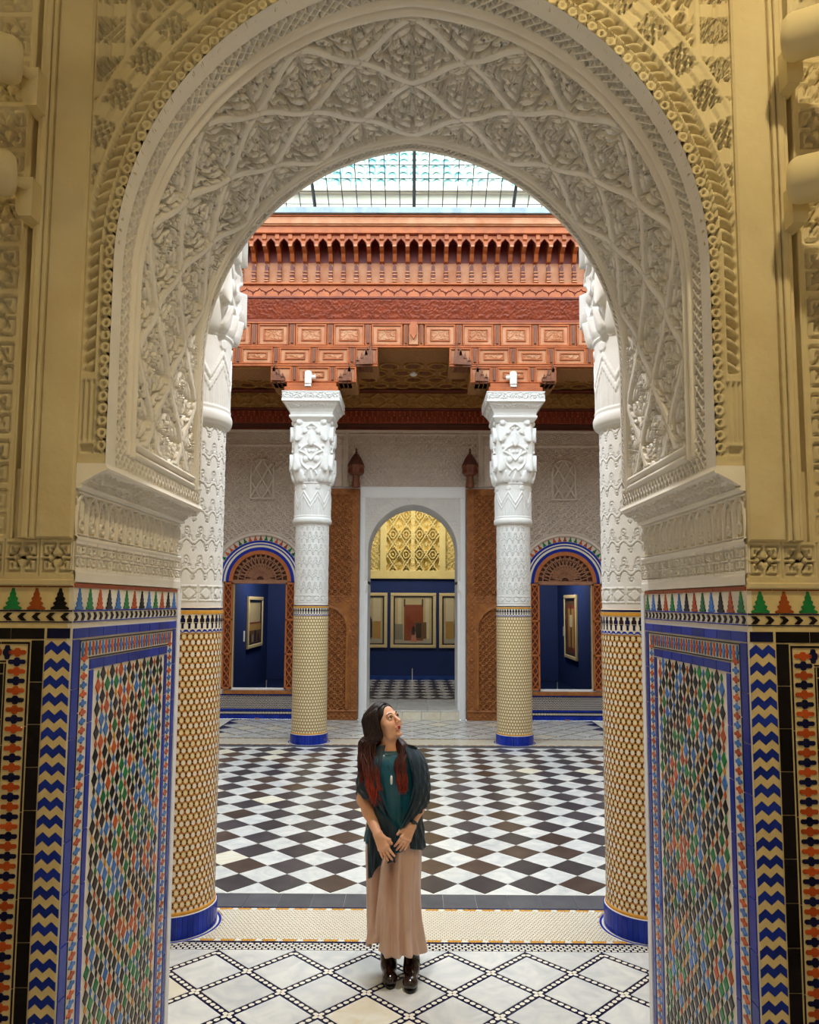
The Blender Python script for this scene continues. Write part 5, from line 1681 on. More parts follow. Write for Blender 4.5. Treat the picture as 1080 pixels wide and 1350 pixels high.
# bracket zone: pale boards, one bracket every 207 mm carrying a pointed hood
EY = FY-.42                                     # front of the eaves
tb('bracket_wall', -4.65, 4.65, FY-.05, FY+.03, 7.32, 7.84, wood_pink)
hoodwall = M('oxblood painted wood', '#7e2a22', .5, .5, 8, '#5c1a16', .1, 50)
stem_red = M('dark red stained drop', '#5e1d14', .5, .4, 20)
brk = None
def bracket(x, first):
    y = FY-.05
    b = MB().prism([(-.03, 0), (.03, 0), (.03, .50), (-.03, .50)], 0, -.035, 'y').build('bracket', wood_pink, T, (x, y, 7.33))
    # turned drop on the lower end
    m = tmesh('bk1', lambda: MB().prism([(0, -.03), (-.028, .07), (-.028, .28), (0, .34), (.028, .28), (.028, .07)][::-1], -.035, -.085, 'y').mesh('stem', stem_red))
    put('stem', m, b)
    m = tmesh('bk2', lambda: MB().cbox(-.036, .036, -.10, -.03, .02, .045, .005).cbox(-.036, .036, -.10, -.03, .06, .085, .005).cbox(-.036, .036, -.10, -.03, .13, .15, .005).cbox(-.036, .036, -.10, -.03, .18, .20, .005).mesh('collar', wood_pink))
    put('collar', m, b)
    m = tmesh('bk3', lambda: MB().lathe([(.004, -.035), (.026, -.02), (.03, 0), (.02, .02)], 8, (0, -.06, 0)).mesh('drop', wood_dark))
    put('drop', m, b)
    # curved arm carrying the eaves
    prof = [(-.03, .34), (-.09, .36), (-.13, .42), (-.15, .47), (-.23, .49), (-.29, .54), (-.31, .60), (-.34, .62), (-.34, .70), (0.0, .70), (0.0, .34)]
    m = tmesh('bk4', lambda: MB().prism(prof, -.032, .032, 'x').mesh('arm', wood_red))
    put('arm', m, b)
for k in range(-17, 18):
    bracket(-.102+.207*k+.0*k, k == 0)
tb('recess_wall', -4.65, 4.65, FY-.052, FY-.02, 7.70, 8.04, hoodwall)
ev = tb('eaves_soffit', -4.65, 4.65, EY+.03, FY+.02, 8.02, 8.05, hoodwall)
# pointed hoods: front plate cut with pointed arches
for k in range(-17, 18):
    x = -.102+.207*k+.1035
    n = 8
    arc = [(-.075, 7.72), (-.078, 7.84), (-.062, 7.90), (-.03, 7.935), (0, 7.965), (.03, 7.935), (.062, 7.90), (.078, 7.84), (.075, 7.72)]
    h = MB()
    top = 8.04
    pl = [(-.1035, 7.845)]+arc[1:-1]+[(.1035, 7.845), (.1035, top), (-.1035, top)]
    # plate as strips over the arch so that it stays convex
    pts = [(-.1035, 7.845)]+arc[1:-1]+[(.1035, 7.845)]
    for i in range(len(pts)-1):
        a, b = pts[i], pts[i+1]
        if abs(b[0]-a[0]) < 1e-5: continue
        h.add([(a[0], 0, a[1]), (b[0], 0, b[1]), (b[0], 0, top), (a[0], 0, top), (a[0], .02, a[1]), (b[0], .02, b[1]), (b[0], .02, top), (a[0], .02, top)], [(0, 1, 2, 3), (4, 7, 6, 5), (0, 4, 5, 1), (3, 2, 6, 7), (0, 3, 7, 4), (1, 5, 6, 2)])
    me = tmesh('hood', lambda: h.mesh('pointed_hood', wood_red))
    o = put('pointed_hood', me, ev, (x, EY+.06, 0))
    lin_ = tmesh('hoodedge', lambda: MB().tube([(p[0], -.004, p[1]) for p in arc[1:-1]], .007, 4).mesh('hood_edge', wood_dark))
    put('hood_edge', lin_, ev, (x, EY+.06, 0))
    put('pale_fillet', tmesh('palef', lambda: MB().cbox(-.028, .028, -.02, .0, 7.80, 7.83, .004).mesh('pale_fillet', wood_pink)), ev, (x-.1035, EY+.06, .03))
tb('fascia', -4.65, 4.65, EY, EY+.05, 8.03, 8.14, wood_red); tb('fascia', -4.65, 4.65, EY-.03, EY+.05, 8.14, 8.16, wood_pink)
tb('fascia', -4.65, 4.65, EY-.05, EY+.10, 8.16, 8.27, wood_pink); tb('fascia', -4.65, 4.65, EY-.07, EY+.1, 8.27, 8.30, wood_red)
tb('gutter', -4.65, 4.65, EY-.12, EY+.12, 8.30, 8.40, zinc := M('grey zinc', '#8d9aa3', .4, .6, 6, '#5f6d77', metal=.3))
# stalactite corbels in the stepped openings
def corbel(x, z, sg, n):
    mb = MB()
    for k in range(n):
        hh = .10+.07*k
        xx = x+sg*.07*k
        mb.prism([(xx-.035, z), (xx+.035, z), (xx+.035, z+hh*.55), (xx, z+hh), (xx-.035, z+hh*.55)], FY-.05-.01*k, FY+.30, 'y')
        mb.prism([(xx-.022, z+hh*.6), (xx+.022, z+hh*.6), (xx+.012, z+hh*.95), (xx, z+hh*1.25), (xx-.012, z+hh*.95)], FY-.07, FY-.02, 'y')
        mb.prism([(xx-.028, z-.03), (xx+.028, z-.03), (xx+.028, z+.02), (xx-.028, z+.02)], FY-.03, FY+.28, 'y')
    return mb.build('stalactite_corbel', wood_corb, T)
wood_corb = M('gilded dark corbel wood', '#7c4420', .5, .7, 20, '#45200f', .1, 60)
for sg in (-1, 1):
    corbel(sg*.90, 6.02, -sg, 4); corbel(sg*1.17, 5.75, -sg, 3)
    corbel(sg*(3.27-1.17), 5.75, sg, 3); corbel(sg*(3.27+1.17), 5.75, -sg, 3)
# wooden blocks between abacus and lintel
for y in (CYF, CYN):
    for x in (-CXC, CXC):
        o = MB().cbox(x-.43, x+.43, y-.44, y+.36, 5.567, 5.64, .01).cbox(x-.40, x+.40, y-.38, y+.34, 5.635, 5.722, .01).build('bearing_block', wood_red, T if y == CYF else trim_near)

# inner frieze on the gallery wall
def ib(name, y, z0, z1, mat, b=.008): return MB().cbox(-4.65, 4.65, y, YB+.0, z0, z1, b).build(name, mat, wall_back)
ib('plain_rail', YB-.06, 5.562, 5.60, wood_dark); ib('plain_board', YB-.045, 5.60, 5.69, wood_dark3)
pg = ib('peg_board', YB-.10, 5.69, 5.94, wood_dkred)
m = tmesh('peg', lambda: MB().lathe([(.018, 0), (.022, .02), (.014, .05), (.020, .085), (.012, .10)], 6).mesh('peg', wood_red))
mbp = MB()
for r_ in range(2):
    for k in range(-41, 42):
        mbp.lathe([(.016, 0), (.026, .02), (.016, .05), (.026, .09), (.012, .10)], 6, (.105*k+.05*r_, YB-.115, 5.71+.115*r_))
o = mbp.build('turned_pegs', wood_pegs := M('light red turned wood', '#a8482a', .5, .4, 20, '#7c2a16'), pg); o['kind'] = 'stuff'
ib('rail', YB-.16, 5.94, 5.975, wood_dark)
cvg = np.zeros((26, 760)); X, Z = np.meshgrid(np.linspace(-4.65, 4.65, 760), np.linspace(5.975, 6.27, 26))
a = np.abs(((X/.46) % 1)-.5)*2; b = np.abs((Z-6.1225)/.1475)
H = np.where(np.abs(a+b-1) < .10, 1.0, np.where(np.hypot(a*.23/.1475, b) < .75, .4+.4*(np.sin(40*np.arctan2(Z-6.1225, (((X/.46) % 1)-.5)))*.5+.5), .25))
H = np.where(np.hypot((1-a)*.23/.1475, b) < .6, .6*(np.hypot((1-a)*.23/.1475, b) > .35), H)
sheet('medallion_frieze', -4.65, 4.65, 5.975, 6.27, H, YB-.13, .02, wood_gold, wall_back)
ib('frieze_core', YB-.128, 5.97, 6.29, wood_gold)
ib('rail', YB-.30, 6.27, 6.31, wood_dark)

# gallery ceilings with raised octagon rings
def gallery_ceiling(name, y0, y1, label, rings):
    c = tag(MB().box(-4.7, 4.7, y0, y1, 6.33, 6.45).build(name, wood_soffit), label, None, None, 'structure')
    if rings:
        me = MB()
        for (r0, r1) in ((.15, .185),):
            P = []
            for k in range(9):
                a = PI/8+2*PI*k/8
                P.append([(r0*cos(a), r0*sin(a), 0), (r1*cos(a), r1*sin(a), 0), (r1*cos(a), r1*sin(a), -.03), (r0*cos(a), r0*sin(a), -.03)])
            me.loft(P, cap=False)
        me = me.mesh('octagon_ring', wood_gold)
        mi = MB().lathe([(.12, 0), (.10, -.02), (.03, -.035), (.01, -.04)], 8, a0=PI/8).mesh('octagon_boss', wood_corb)
        for j in range(4):
            for i in range(-10, 11):
                x = .42*(i+(.5 if j % 2 else 0)); y = y0+.28+.40*j
                if y > y1-.3: continue
                put('octagon_ring', me, c, (x, y, 6.33)); put('octagon_boss', mi, c, (x, y, 6.33))
        o = MB().lathe([(.001, -.06), (.05, -.055), (.07, -.03), (.07, .0)], 20).build('downlight', steel_white, None, (0, 13.35, 6.33), smooth=True)
        tag(o, 'small round white ceiling lamp in the octagon ceiling of the far gallery', 'lamp')
    return c
gallery_ceiling('ceiling_far', FYB, YB+.1, 'dark octagon-patterned wooden ceiling of the far gallery', True)
gallery_ceiling('ceiling_near', YF-.05, 5.09, 'wooden ceiling of the near gallery', False)
# white floodlights on the capitals
def flood(x, sg, label):
    t = thing('floodlight', label, 'floodlight', (x, FY-.02, 5.64), 0, 'white floodlights over the far capitals')
    MB().cbox(-.05, .05, -.10, .03, .0, .03, .005).build('foot', steel_white, t)
    MB().tube([(0, -.05, .02), (0, -.06, .10)], .014, 8).build('stem', steel_white, t)
    MB().lathe([(.045, -.11), (.058, -.10), (.058, .08), (.045, .10), (.02, .11)], 14, (0, -.06, .15)).build('housing', steel_white, t, None, None, True, 40)
    MB().lathe([(.03, 0), (.034, .09), (.02, .1)], 10).build('arm', steel_white, t, (sg*.02, -.06, .16), (0, sg*PI/2, 0))
flood(-1.685, 1, 'small white floodlight on top of the far left column')
flood(1.60, -1, 'small white floodlight on top of the far right column')

court_side = M('tan court plaster', '#b39d84', .85, .5, 3, '#9c846a')
# ------------------------------------------------------------------ side walls of court and galleries
for sg, nm in ((-1, 'wall_court_left'), (1, 'wall_court_right')):
    o = MB().box(sg*4.7, sg*4.9, YN, YB+WT, 0, 8.5).build(nm, court_side)
    tag(o, 'plain tan side wall of the courtyard', None, None, 'structure')
# ------------------------------------------------------------------ skylight over the court
sky = thing('skylight', 'glazed skylight with dark iron bars over the courtyard', 'skylight', (0, 8.86, 8.42))
E0, E1, ZA, ZR = 5.9, 11.75, 8.42, 9.72
YM = (E0+E1)/2
def sk(y): return ZA+(ZR-ZA)*(1-abs(y-YM)/(YM-E0))
def skp(name, mb, mat): return mb.build(name, mat, sky, (0, -8.86, -8.42))
for k in range(-20, 21):
    x = .226*k
    main = k % 7 == 0
    r = .026 if main else .0075
    for ya, yb in ((E1, YM), (E0, YM)):
        skp('main_bar' if main else 'glazing_bar', MB().tube([(x, ya, sk(ya)), (x, yb, sk(yb))], r, 4 if main else 4), iron)
for j in range(1, 14):
    for s in (1, -1):
        y = YM+s*(E1-YM)*j/14
        skp('cross_bar', MB().tube([(-4.6, y, sk(y)), (4.6, y, sk(y))], .007, 4), iron)
skp('ridge_bar', MB().tube([(-4.65, YM, ZR), (4.65, YM, ZR)], .04, 6), iron)
sky_glass = clearglass('skylight glass', .06, (.93, .985, 1, 1))
for s in (1, -1):
    ye = YM+s*(E1-YM)
    skp('pane', MB().add([(-4.6, ye, sk(ye)+.015), (4.6, ye, sk(ye)+.015), (4.6, YM, ZR+.015), (-4.6, YM, ZR+.015)], [(0, 1, 2, 3)]), sky_glass)
# ------------------------------------------------------------------ tiled roof above the far gallery
roof = tag(MB().box(-4.7, 4.7, 12.0, 12.4, 8.38, 8.95).box(-4.7, 4.7, 11.86, 12.45, 8.93, 9.0).add([(-4.7, 12.4, 8.9), (4.7, 12.4, 8.9), (4.7, 15.2, 11.9), (-4.7, 15.2, 11.9), (-4.7, 15.2, 8.9), (4.7, 15.2, 8.9)], [(0, 1, 2, 3), (3, 2, 5, 4), (0, 4, 5, 1), (0, 3, 4), (1, 5, 2)]).build('roof', rend := M('cream roof render', '#ded6bf', .8, .4, 5)), 'steep pale green tiled roof above the far gallery', None, None, 'structure')
rt1 = M('pale green roof tile', '#93b8b2', .3, .7, 7, '#c3d6cf', per_object=.12); rt2 = M('turquoise roof tile', '#4f98a6', .3, .6, 7, '#86bcbd', per_object=.12)
sl = math.atan2(3.0, 2.8)
def pan(r0, r1, L, up=True):
    P = []
    for (r, y) in ((r0, 0.0), (r1, L)):
        ring = []
        for k in range(9):
            a = PI*k/8
            ring.append((-r*cos(a), y, r*sin(a)*(.75 if up else -.4)+(0 if y else 0.03)))
        for k in range(8, -1, -1):
            a = PI*k/8
            ring.append((-(r-.016)*cos(a), y, (r-.016)*sin(a)*(.75 if up else -.4)+(0 if y else 0.03)))
        P.append(ring)
    return MB().loft(P).mesh('roof_tile', rt1)
cov = [pan(.085, .07, .46)]; me2 = cov[0].copy(); me2.materials.clear(); me2.materials.append(rt2); cov.append(me2)
rr = random.Random(3)
for j in range(9):
    for i in range(-16, 17):
        d_ = .02+.40*j
        put('roof_tile', cov[1 if rr.random() < (.35 if i < 0 else .2) else 0], roof, (.205*i, 12.36+d_*cos(sl), 8.92+d_*sin(sl)), Euler((sl, 0, 0)))

# ------------------------------------------------------------------ wall spotlights on the near wall
def spotlight(sg, z, label, lit):
    x = sg*1.09
    t = thing('wall_spotlight', label, 'spotlight', (x, YN-.03, z), 0, 'cream wall spotlights on the near wall')
    mb = MB()
    mb.prism([(-.018, -.062), (.018, -.062), (.028, -.042), (.028, .04), (.018, .052), (-.018, .052)] if sg > 0 else [(.018, -.062), (-.018, -.062), (-.028, -.042), (-.028, .04), (-.018, .052), (.018, .052)], -.055, .02, 'y')
    mb.build('bracket', lamp_cream, t)
    mb = MB(); mb.tube([(0, -.05, .03), (sg*.03, -.115, .02)], [.016, .012], 10); mb.build('arm', lamp_cream, t, smooth=True, angle=40)
    d = Vector((sg*.80, -.58, -.10)).normalized()
    q = d.to_track_quat('Z', 'Y').to_euler()
    r, Lb = .062, .20
    h = MB(); h.lathe([(.02, -.03), (.05, -.028), (r-.004, -.018), (r, -.006), (r, Lb), (r-.006, Lb+.002), (r-.008, Lb-.01), (r-.012, Lb-.07), (.02, Lb-.09)], 28)
    base = Vector((-.028, -.125, .022))
    o = h.build('lamp_head', lamp_cream, t, base, q, True, 35)
    MB().lathe([(.001, .0), (.028, .0), (.034, .012), (.02, .03), (.001, .036)], 16).build('bulb', bulb_m, o, (0, 0, Lb-.085), None, True)
    lp = lamp('spot_bulb_light', 'SPOT', Vector(t.location)+base+d*(Lb+.01), 45, WARM, .03, Vector(t.location)+base+d*2, spot=100)
    return t
bulb_m = bpy.data.materials.new('warm bulb'); bulb_m.use_nodes = True
bulb_m.node_tree.nodes['Principled BSDF'].inputs['Emission Color'].default_value = (1, .86, .55, 1)
bulb_m.node_tree.nodes['Principled BSDF'].inputs['Emission Strength'].default_value = 25
spotlight(-1, 3.675, 'upper wall spotlight left of the arch', True)
spotlight(-1, 3.345, 'lower wall spotlight left of the arch', True)
spotlight(1, 3.745, 'upper wall spotlight right of the arch', True)
spotlight(1, 3.33, 'lower wall spotlight right of the arch', True)
# near room shell
for nm, b in (('wall_room_side_left', (-2.5, -2.4, -2.2, YN+.02, 0, 5.4)), ('wall_room_side_right', (2.4, 2.5, -2.2, YN+.02, 0, 5.4)), ('wall_behind', (-2.5, 2.5, -2.3, -2.2, 0, 5.4))):
    tag(MB().box(*b).build(nm, wall_plain), 'plain plastered wall of the near room', None, None, 'structure')
tag(MB().box(-2.5, 2.5, -2.3, YN+.02, 5.4, 5.5).build('ceiling_room', wall_plain), 'plain ceiling of the near room', None, None, 'structure')
# ------------------------------------------------------------------ the woman
class Field:
    """signed distance volume blended from simple masses; meshed with surface nets into ONE skin"""
    def __init__(self, lo, hi, h):
        self.h = h; self.lo = np.array(lo, float)
        self.n = [int(math.ceil((b-a)/h))+1 for a, b in zip(lo, hi)]
        self.F = np.full(self.n, 0.2, np.float32)
        self.ax = [self.lo[i]+h*np.arange(self.n[i]) for i in range(3)]
    def _win(self, lo, hi):
        s = []
        for i in range(3):
            a = max(0, int((lo[i]-self.lo[i])/self.h)-1); b = min(self.n[i], int((hi[i]-self.lo[i])/self.h)+2)
            if a >= b: return None
            s.append(slice(a, b))
        g = np.meshgrid(*[self.ax[i][s[i]].astype(np.float32) for i in range(3)], indexing='ij', sparse=True)
        return tuple(s), g
    def _blend(self, s, d, k, op):
        F = self.F[s]
        if op == '+':
            hh = np.clip(0.5+0.5*(F-d)/k, 0, 1) if k > 0 else (d < F)*1.0
            self.F[s] = F*(1-hh)+d*hh-(k*hh*(1-hh) if k > 0 else 0)
        else:
            hh = np.clip(0.5-0.5*(F+d)/k, 0, 1)
            self.F[s] = F*(1-hh)-d*hh+k*hh*(1-hh)
    def cap(self, p, q, r0, r1, k=.02, op='+'):
        p, q = np.array(p, float), np.array(q, float); m = max(r0, r1)+k+.02
        w = self._win(np.minimum(p, q)-m, np.maximum(p, q)+m)
        if w is None: return
        s, (X, Y, Z) = w
        d = q-p; L2 = float(d@d)+1e-9
        t = np.clip(((X-p[0])*d[0]+(Y-p[1])*d[1]+(Z-p[2])*d[2])/L2, 0, 1)
        D = np.sqrt((X-p[0]-t*d[0])**2+(Y-p[1]-t*d[1])**2+(Z-p[2]-t*d[2])**2)-(r0+(r1-r0)*t)
        self._blend(s, D.astype(np.float32), k, op)
    def chain(self, pts, rs, k=.012):
        for i in range(len(pts)-1): self.cap(pts[i], pts[i+1], rs[i], rs[i+1], k)
    def ell(self, c, r, k=.02, op='+', M=None):
        c = np.array(c, float); r = np.array(r, float); m = max(r)+k+.02
        w = self._win(c-m, c+m)
        if w is None: return
        s, (X, Y, Z) = w
        X, Y, Z = X-c[0], Y-c[1], Z-c[2]
        if M is not None: X, Y, Z = [M[0][i]*X+M[1][i]*Y+M[2][i]*Z for i in range(3)]
        k0 = np.sqrt((X/r[0])**2+(Y/r[1])**2+(Z/r[2])**2); k1 = np.sqrt((X/r[0]**2)**2+(Y/r[1]**2)**2+(Z/r[2]**2)**2)+1e-6
        self._blend(s, (k0*(k0-1)/k1).astype(np.float32), k, op)
    def mesh(self, name, mat):
        F = self.F; ins = F < 0
        n = self.n
        c = np.zeros([a-1 for a in n], np.uint8)
        for dx in (0, 1):
            for dy in (0, 1):
                for dz in (0, 1): c += ins[dx:n[0]-1+dx, dy:n[1]-1+dy, dz:n[2]-1+dz]
        act = (c > 0) & (c < 8)
        I = np.argwhere(act); idx = np.full(act.shape, -1, np.int64); idx[act] = np.arange(len(I))
        acc = np.zeros((len(I), 3)); cnt = np.zeros(len(I))
        cor = [(a, b, d) for a in (0, 1) for b in (0, 1) for d in (0, 1)]
        val = {q: F[I[:, 0]+q[0], I[:, 1]+q[1], I[:, 2]+q[2]].astype(float) for q in cor}
        for q in cor:
            for ax in range(3):
                if q[ax]: continue
                q2 = tuple(q[i]+(i == ax) for i in range(3))
                a, b = val[q], val[q2]; m = (a < 0) != (b < 0)
                t = np.where(m, a/(a-b+1e-12), 0)
                p = np.array(q, float)[None]+np.eye(3)[ax][None]*t[:, None]
                acc[m] += p[m]; cnt[m] += 1
        co = self.lo+self.h*(I+acc/cnt[:, None])
        quads = []
        for ax in range(3):
            sl0 = [slice(None)]*3; sl1 = [slice(None)]*3
            sl0[ax] = slice(0, -1); sl1[ax] = slice(1, None)
            A, B = ins[tuple(sl0)], ins[tuple(sl1)]
            E = np.argwhere(A != B)
            u, v = [(1, 2), (2, 0), (0, 1)][ax]
            E = E[(E[:, u] > 0) & (E[:, v] > 0) & (E[:, u] < n[u]-1) & (E[:, v] < n[v]-1)]
            fl = A[E[:, 0], E[:, 1], E[:, 2]]
            def at(du, dv):
                G = E.copy(); G[:, u] += du; G[:, v] += dv
                return idx[G[:, 0], G[:, 1], G[:, 2]]
            q = np.stack([at(-1, -1), at(0, -1), at(0, 0), at(-1, 0)], 1)
            q[~fl] = q[~fl][:, ::-1]
            quads.append(q)
        q = np.concatenate(quads); q = q[(q >= 0).all(1)]
        return raw_mesh(name, co, q, mat)

def skinmat():
    m = M('skin', '#e3ad8e', .5, .35, 14, '#d99c7c')
    b = m.node_tree.nodes['Principled BSDF']
    b.inputs['Subsurface Weight'].default_value = .12; b.inputs['Subsurface Radius'].default_value = (.01, .004, .002); b.inputs['Subsurface Scale'].default_value = .6
    return m
skin = skinmat()
woman = thing('person', 'woman in dark teal top, shawl and long taupe skirt, looking up to the right', 'person', (-.057, 4.695, 0))
woman['kind'] = 'thing'
# head frame: a = her left, b = forward, c = up
hyaw, hpit, hrol = math.radians(47), math.radians(24), math.radians(-6)
HM = (Matrix.Rotation(hyaw, 3, 'Z') @ Matrix.Rotation(-hpit, 3, 'X') @ Matrix.Rotation(hrol, 3, 'Y'))   # columns: right-handed x(left of viewer), y back, z up
HC = Vector((-.098, -.012, 1.482))
def hp(a, b, c): return tuple(HC+HM @ Vector((a, -b, c)))        # a to her left (+x when facing the camera)
HR = np.array(HM)
def hell(F, a, b, c, ra, rb, rc, k=.015, op='+'): F.ell(hp(a, b, c), (ra, rb, rc), k, op, HR)
body = Field((-.33, -.27, -.01), (.27, .17, 1.64), .0040)
# trunk and legs (under the clothes)
NB = (-.068, .012, 1.335)
body.ell((-.055, .005, 1.20), (.150, .090, .15), .03); body.ell((-.055, .005, 1.03), (.120, .082, .14), .05); body.ell((-.05, .01, .87), (.155, .105, .13), .05)
body.cap((-.175, .012, 1.268), (.060, .012, 1.262), .044, .042, .05)
for sx in (-1, 1):
    hx, fx, fy = -.05+sx*.08, (-.068 if sx < 0 else .068), (.012 if sx < 0 else -.035)
    body.chain([(hx, .01, .84), (hx*.6+fx*.4, -.005, .48), (fx, fy+.02, .14)], [.078, .052, .036], .03)
# neck and head
body.cap(NB, hp(0, -.022, -.05), .052, .046, .03); body.cap((-.068, .0, 1.30), NB, .07, .055, .04)
hell(body, 0, -.012, .032, .070, .090, .084, .01)
hell(body, 0, .030, -.032, .055, .054, .080, .03)
body.cap(hp(-.030, .030, -.088), hp(.030, .030, -.088), .022, .022, .025); body.ell(hp(0, .074, -.100), (.019, .019, .016), .02)
for s in (-1, 1):
    body.ell(hp(s*.036, .056, -.034), (.026, .024, .026), .022)
    hell(body, s*.031, .088, .004, .016, .012, .010, .012, '-')
    hell(body, s*.073, -.012, -.012, .010, .018, .030, .008)
    body.ell(hp(s*.031, .076, .003), (.0135, .0135, .0125), .003)
    body.ell(hp(s*.010, .101, -.034), (.0085, .009, .007), .008)
body.cap(hp(-.034, .074, .021), hp(.034, .074, .021), .010, .010, .014)
body.chain([hp(0, .082, .016), hp(0, .098, -.010), hp(0, .115, -.030)], [.007, .0075, .0095], .012)
hell(body, 0, .088, -.060, .024, .010, .006, .006); hell(body, 0, .086, -.070, .020, .010, .0065, .006)
hell(body, 0, .101, -.0645, .020, .006, .0014, .003, '-')
hell(body, 0, .080, -.082, .016, .012, .004, .01, '-')
# arms
R_sh, R_el, R_wr, R_kn = (-.200, .012, 1.262), (-.226, .000, 1.020), (-.130, -.168, .865), (-.094, -.186, .790)
L_sh, L_el, L_wr, L_kn = (.084, .015, 1.235), (.124, .030, 1.015), (.064, -.132, .905), (.026, -.160, .832)
for sh, el, wr, kn in ((R_sh, R_el, R_wr, R_kn), (L_sh, L_el, L_wr, L_kn)):
    mid = tuple(np.array(el)*.62+np.array(wr)*.38)
    body.chain([sh, el], [.046, .038], .03); body.chain([el, mid, wr], [.039, .036, .0245], .02)
def hand(wr, kn, out, spread, curl, lens, side):
    """palm from wrist to knuckles, four unequal fingers bent at two joints, thumb leaving the side of the palm"""
    wr, kn, out = Vector(wr), Vector(kn), Vector(out).normalized()
    d = (kn-wr).normalized(); out = (out-d*out.dot(d)).normalized()        # out: back of the hand
    sd = d.cross(out).normalized()*side                                     # towards the thumb
    for k in range(4):
        o = (1.5-k)*.0165
        base = kn+sd*o-d*(.004*abs(k-1.2))
        body.cap(wr+sd*o*.55, base, .0155, .0115, .012)
        body.ell(base+out*.003, (.0105, .0105, .0105), .006)
        dirn = (d+sd*(1.5-k)*spread).normalized(); p = base; r = .0088
        for j, L in enumerate((.42, .33, .25)):
            dirn = (dirn-out*curl[j]).normalized()
            q = p+dirn*lens[k]*L
            body.cap(p, q, r, r-.0009, .0035); p = q; r -= .0009
    tb_ = wr+(kn-wr)*.32+sd*.022
    t1 = tb_+(d*.7+sd*.62-out*.25).normalized()*.034; t2 = t1+(d*.93+sd*.15-out*.3).normalized()*.028
    body.cap(wr+(kn-wr)*.2+sd*.006, tb_, .015, .0135, .012); body.cap(tb_, t1, .0125, .0105, .008); body.cap(t1, t2, .0102, .0085, .004)
    return d, out, sd
hand(R_wr, R_kn, (-.30, -.92, .15), .10, (.10, .28, .25), (.072, .080, .076, .062), -1)
hand(L_wr, L_kn, (.25, -.95, .12), .07, (.22, .35, .30), (.070, .078, .074, .060), 1)
put('body', body.mesh('body', skin), woman)

# eyes, brows, lips
eye_w = M('eye white', '#e8e2dc', .2); iris = M('dark iris', '#24140d', .15); lipm = M('red lipstick', '#b3202a', .3); browm = M('dark brown brow', '#21130f', .7)
for s in (-1, 1):
    e = MB().lathe([(.0118*sin(PI*k/8)+1e-4, -.0118*cos(PI*k/8)) for k in range(9)], 14).build('eye', eye_w, woman, hp(s*.031, .0785, .003), None, True)
    gd = (HM @ Vector((-.05, -1, .22))).normalized()
    MB().lathe([(.0066, .0100), (.005, .0112), (.0001, .0122)], 14).build('iris', iris, e, (0, 0, 0), gd.to_track_quat('Z', 'Y').to_euler(), True)
    MB().tube([hp(s*.012, .093, .022), hp(s*.024, .092, .029), hp(s*.036, .085, .030), hp(s*.047, .072, .024)], [.0016, .0028, .0026, .0012], 6).build('eyebrow', browm, woman, smooth=True)
    MB().tube([hp(s*.017, .089, .006), hp(s*.026, .0925, .0125), hp(s*.036, .0885, .0125), hp(s*.046, .0785, .005)], [.001, .0024, .0024, .001], 6).build('lash_line', browm, woman, smooth=True)
lp_ = MB()
for (c, hgt, w_) in ((-.0605, .0050, .0200), (-.0695, .0056, .0170)):
    ringp = []
    for i in range(11):
        t = -1+2*i/10
        xx = t*w_; bow = (.0022*(abs(t)-.25)**2*4 if c > -.065 else 0)
        rr_ = max(hgt*(1-t*t)**.6, .0006)
        fw = .0965-.0085*t*t-(0.0 if c > -.065 else .0015)
        ringp.append([hp(xx, fw+rr_*.75*cos(2*PI*q/8), c-bow+.0015*t*t+rr_*sin(2*PI*q/8)) for q in range(8)])
    lp_.loft(ringp)
lp_.build('lips', lipm, woman, smooth=True)
MB().lathe([(.0001, -.004), (.003, -.003), (.004, 0), (.003, .003), (.0001, .004)], 10).build('pearl_earring', t_white, woman, hp(-.082, -.006, -.050), None, True)

# hair: one cap over the skull and long locks, dark at the root and red at the ends
hair_m = bpy.data.materials.new('dark hair with red ends'); hair_m.use_nodes = True
_n = hair_m.node_tree.nodes; _l = hair_m.node_tree.links; _b = _n['Principled BSDF']
_g = _n.new('ShaderNodeNewGeometry'); _s = _n.new('ShaderNodeSeparateXYZ'); _mr = _n.new('ShaderNodeMapRange'); _rp = _n.new('ShaderNodeValToRGB'); _nz = _n.new('ShaderNodeTexNoise'); _ad = _n.new('ShaderNodeMath'); _ad.operation = 'MULTIPLY_ADD'
_l.new(_g.outputs['Position'], _s.inputs[0]); _nz.inputs['Scale'].default_value = 60
_l.new(_g.outputs['Position'], _nz.inputs['Vector'])
_ad.inputs[1].default_value = .14; _l.new(_nz.outputs['Fac'], _ad.inputs[0]); _l.new(_s.outputs['Z'], _ad.inputs[2])
_mr.inputs['From Min'].default_value = 1.16; _mr.inputs['From Max'].default_value = 1.50; _l.new(_ad.outputs[0], _mr.inputs['Value']); _l.new(_mr.outputs['Result'], _rp.inputs['Fac'])
_rp.color_ramp.elements[0].color = lin('#8e2c18'); _rp.color_ramp.elements[1].color = lin('#1c0d0b')
_e = _rp.color_ramp.elements.new(.35); _e.color = lin('#4a1a14')
_l.new(_rp.outputs['Color'], _b.inputs['Base Color']); _b.inputs['Roughness'].default_value = .46; _b.inputs['Specular IOR Level'].default_value = .35
hf = Field((-.33, -.20, 1.10), (.16, .20, 1.64), .0045)
hell(hf, 0, -.020, .040, .080, .094, .090, .01)
hell(hf, 0, .085, -.040, .066, .062, .098, .012, '-')           # clear the face
hell(hf, -.012, .088, .035, .046, .034, .050, .012, '-')
hf.chain([hp(-.062, -.02, .02), hp(-.078, -.03, -.06), (-.215, -.01, 1.36), (-.225, -.045, 1.25)], [.030, .034, .032, .018], .02)
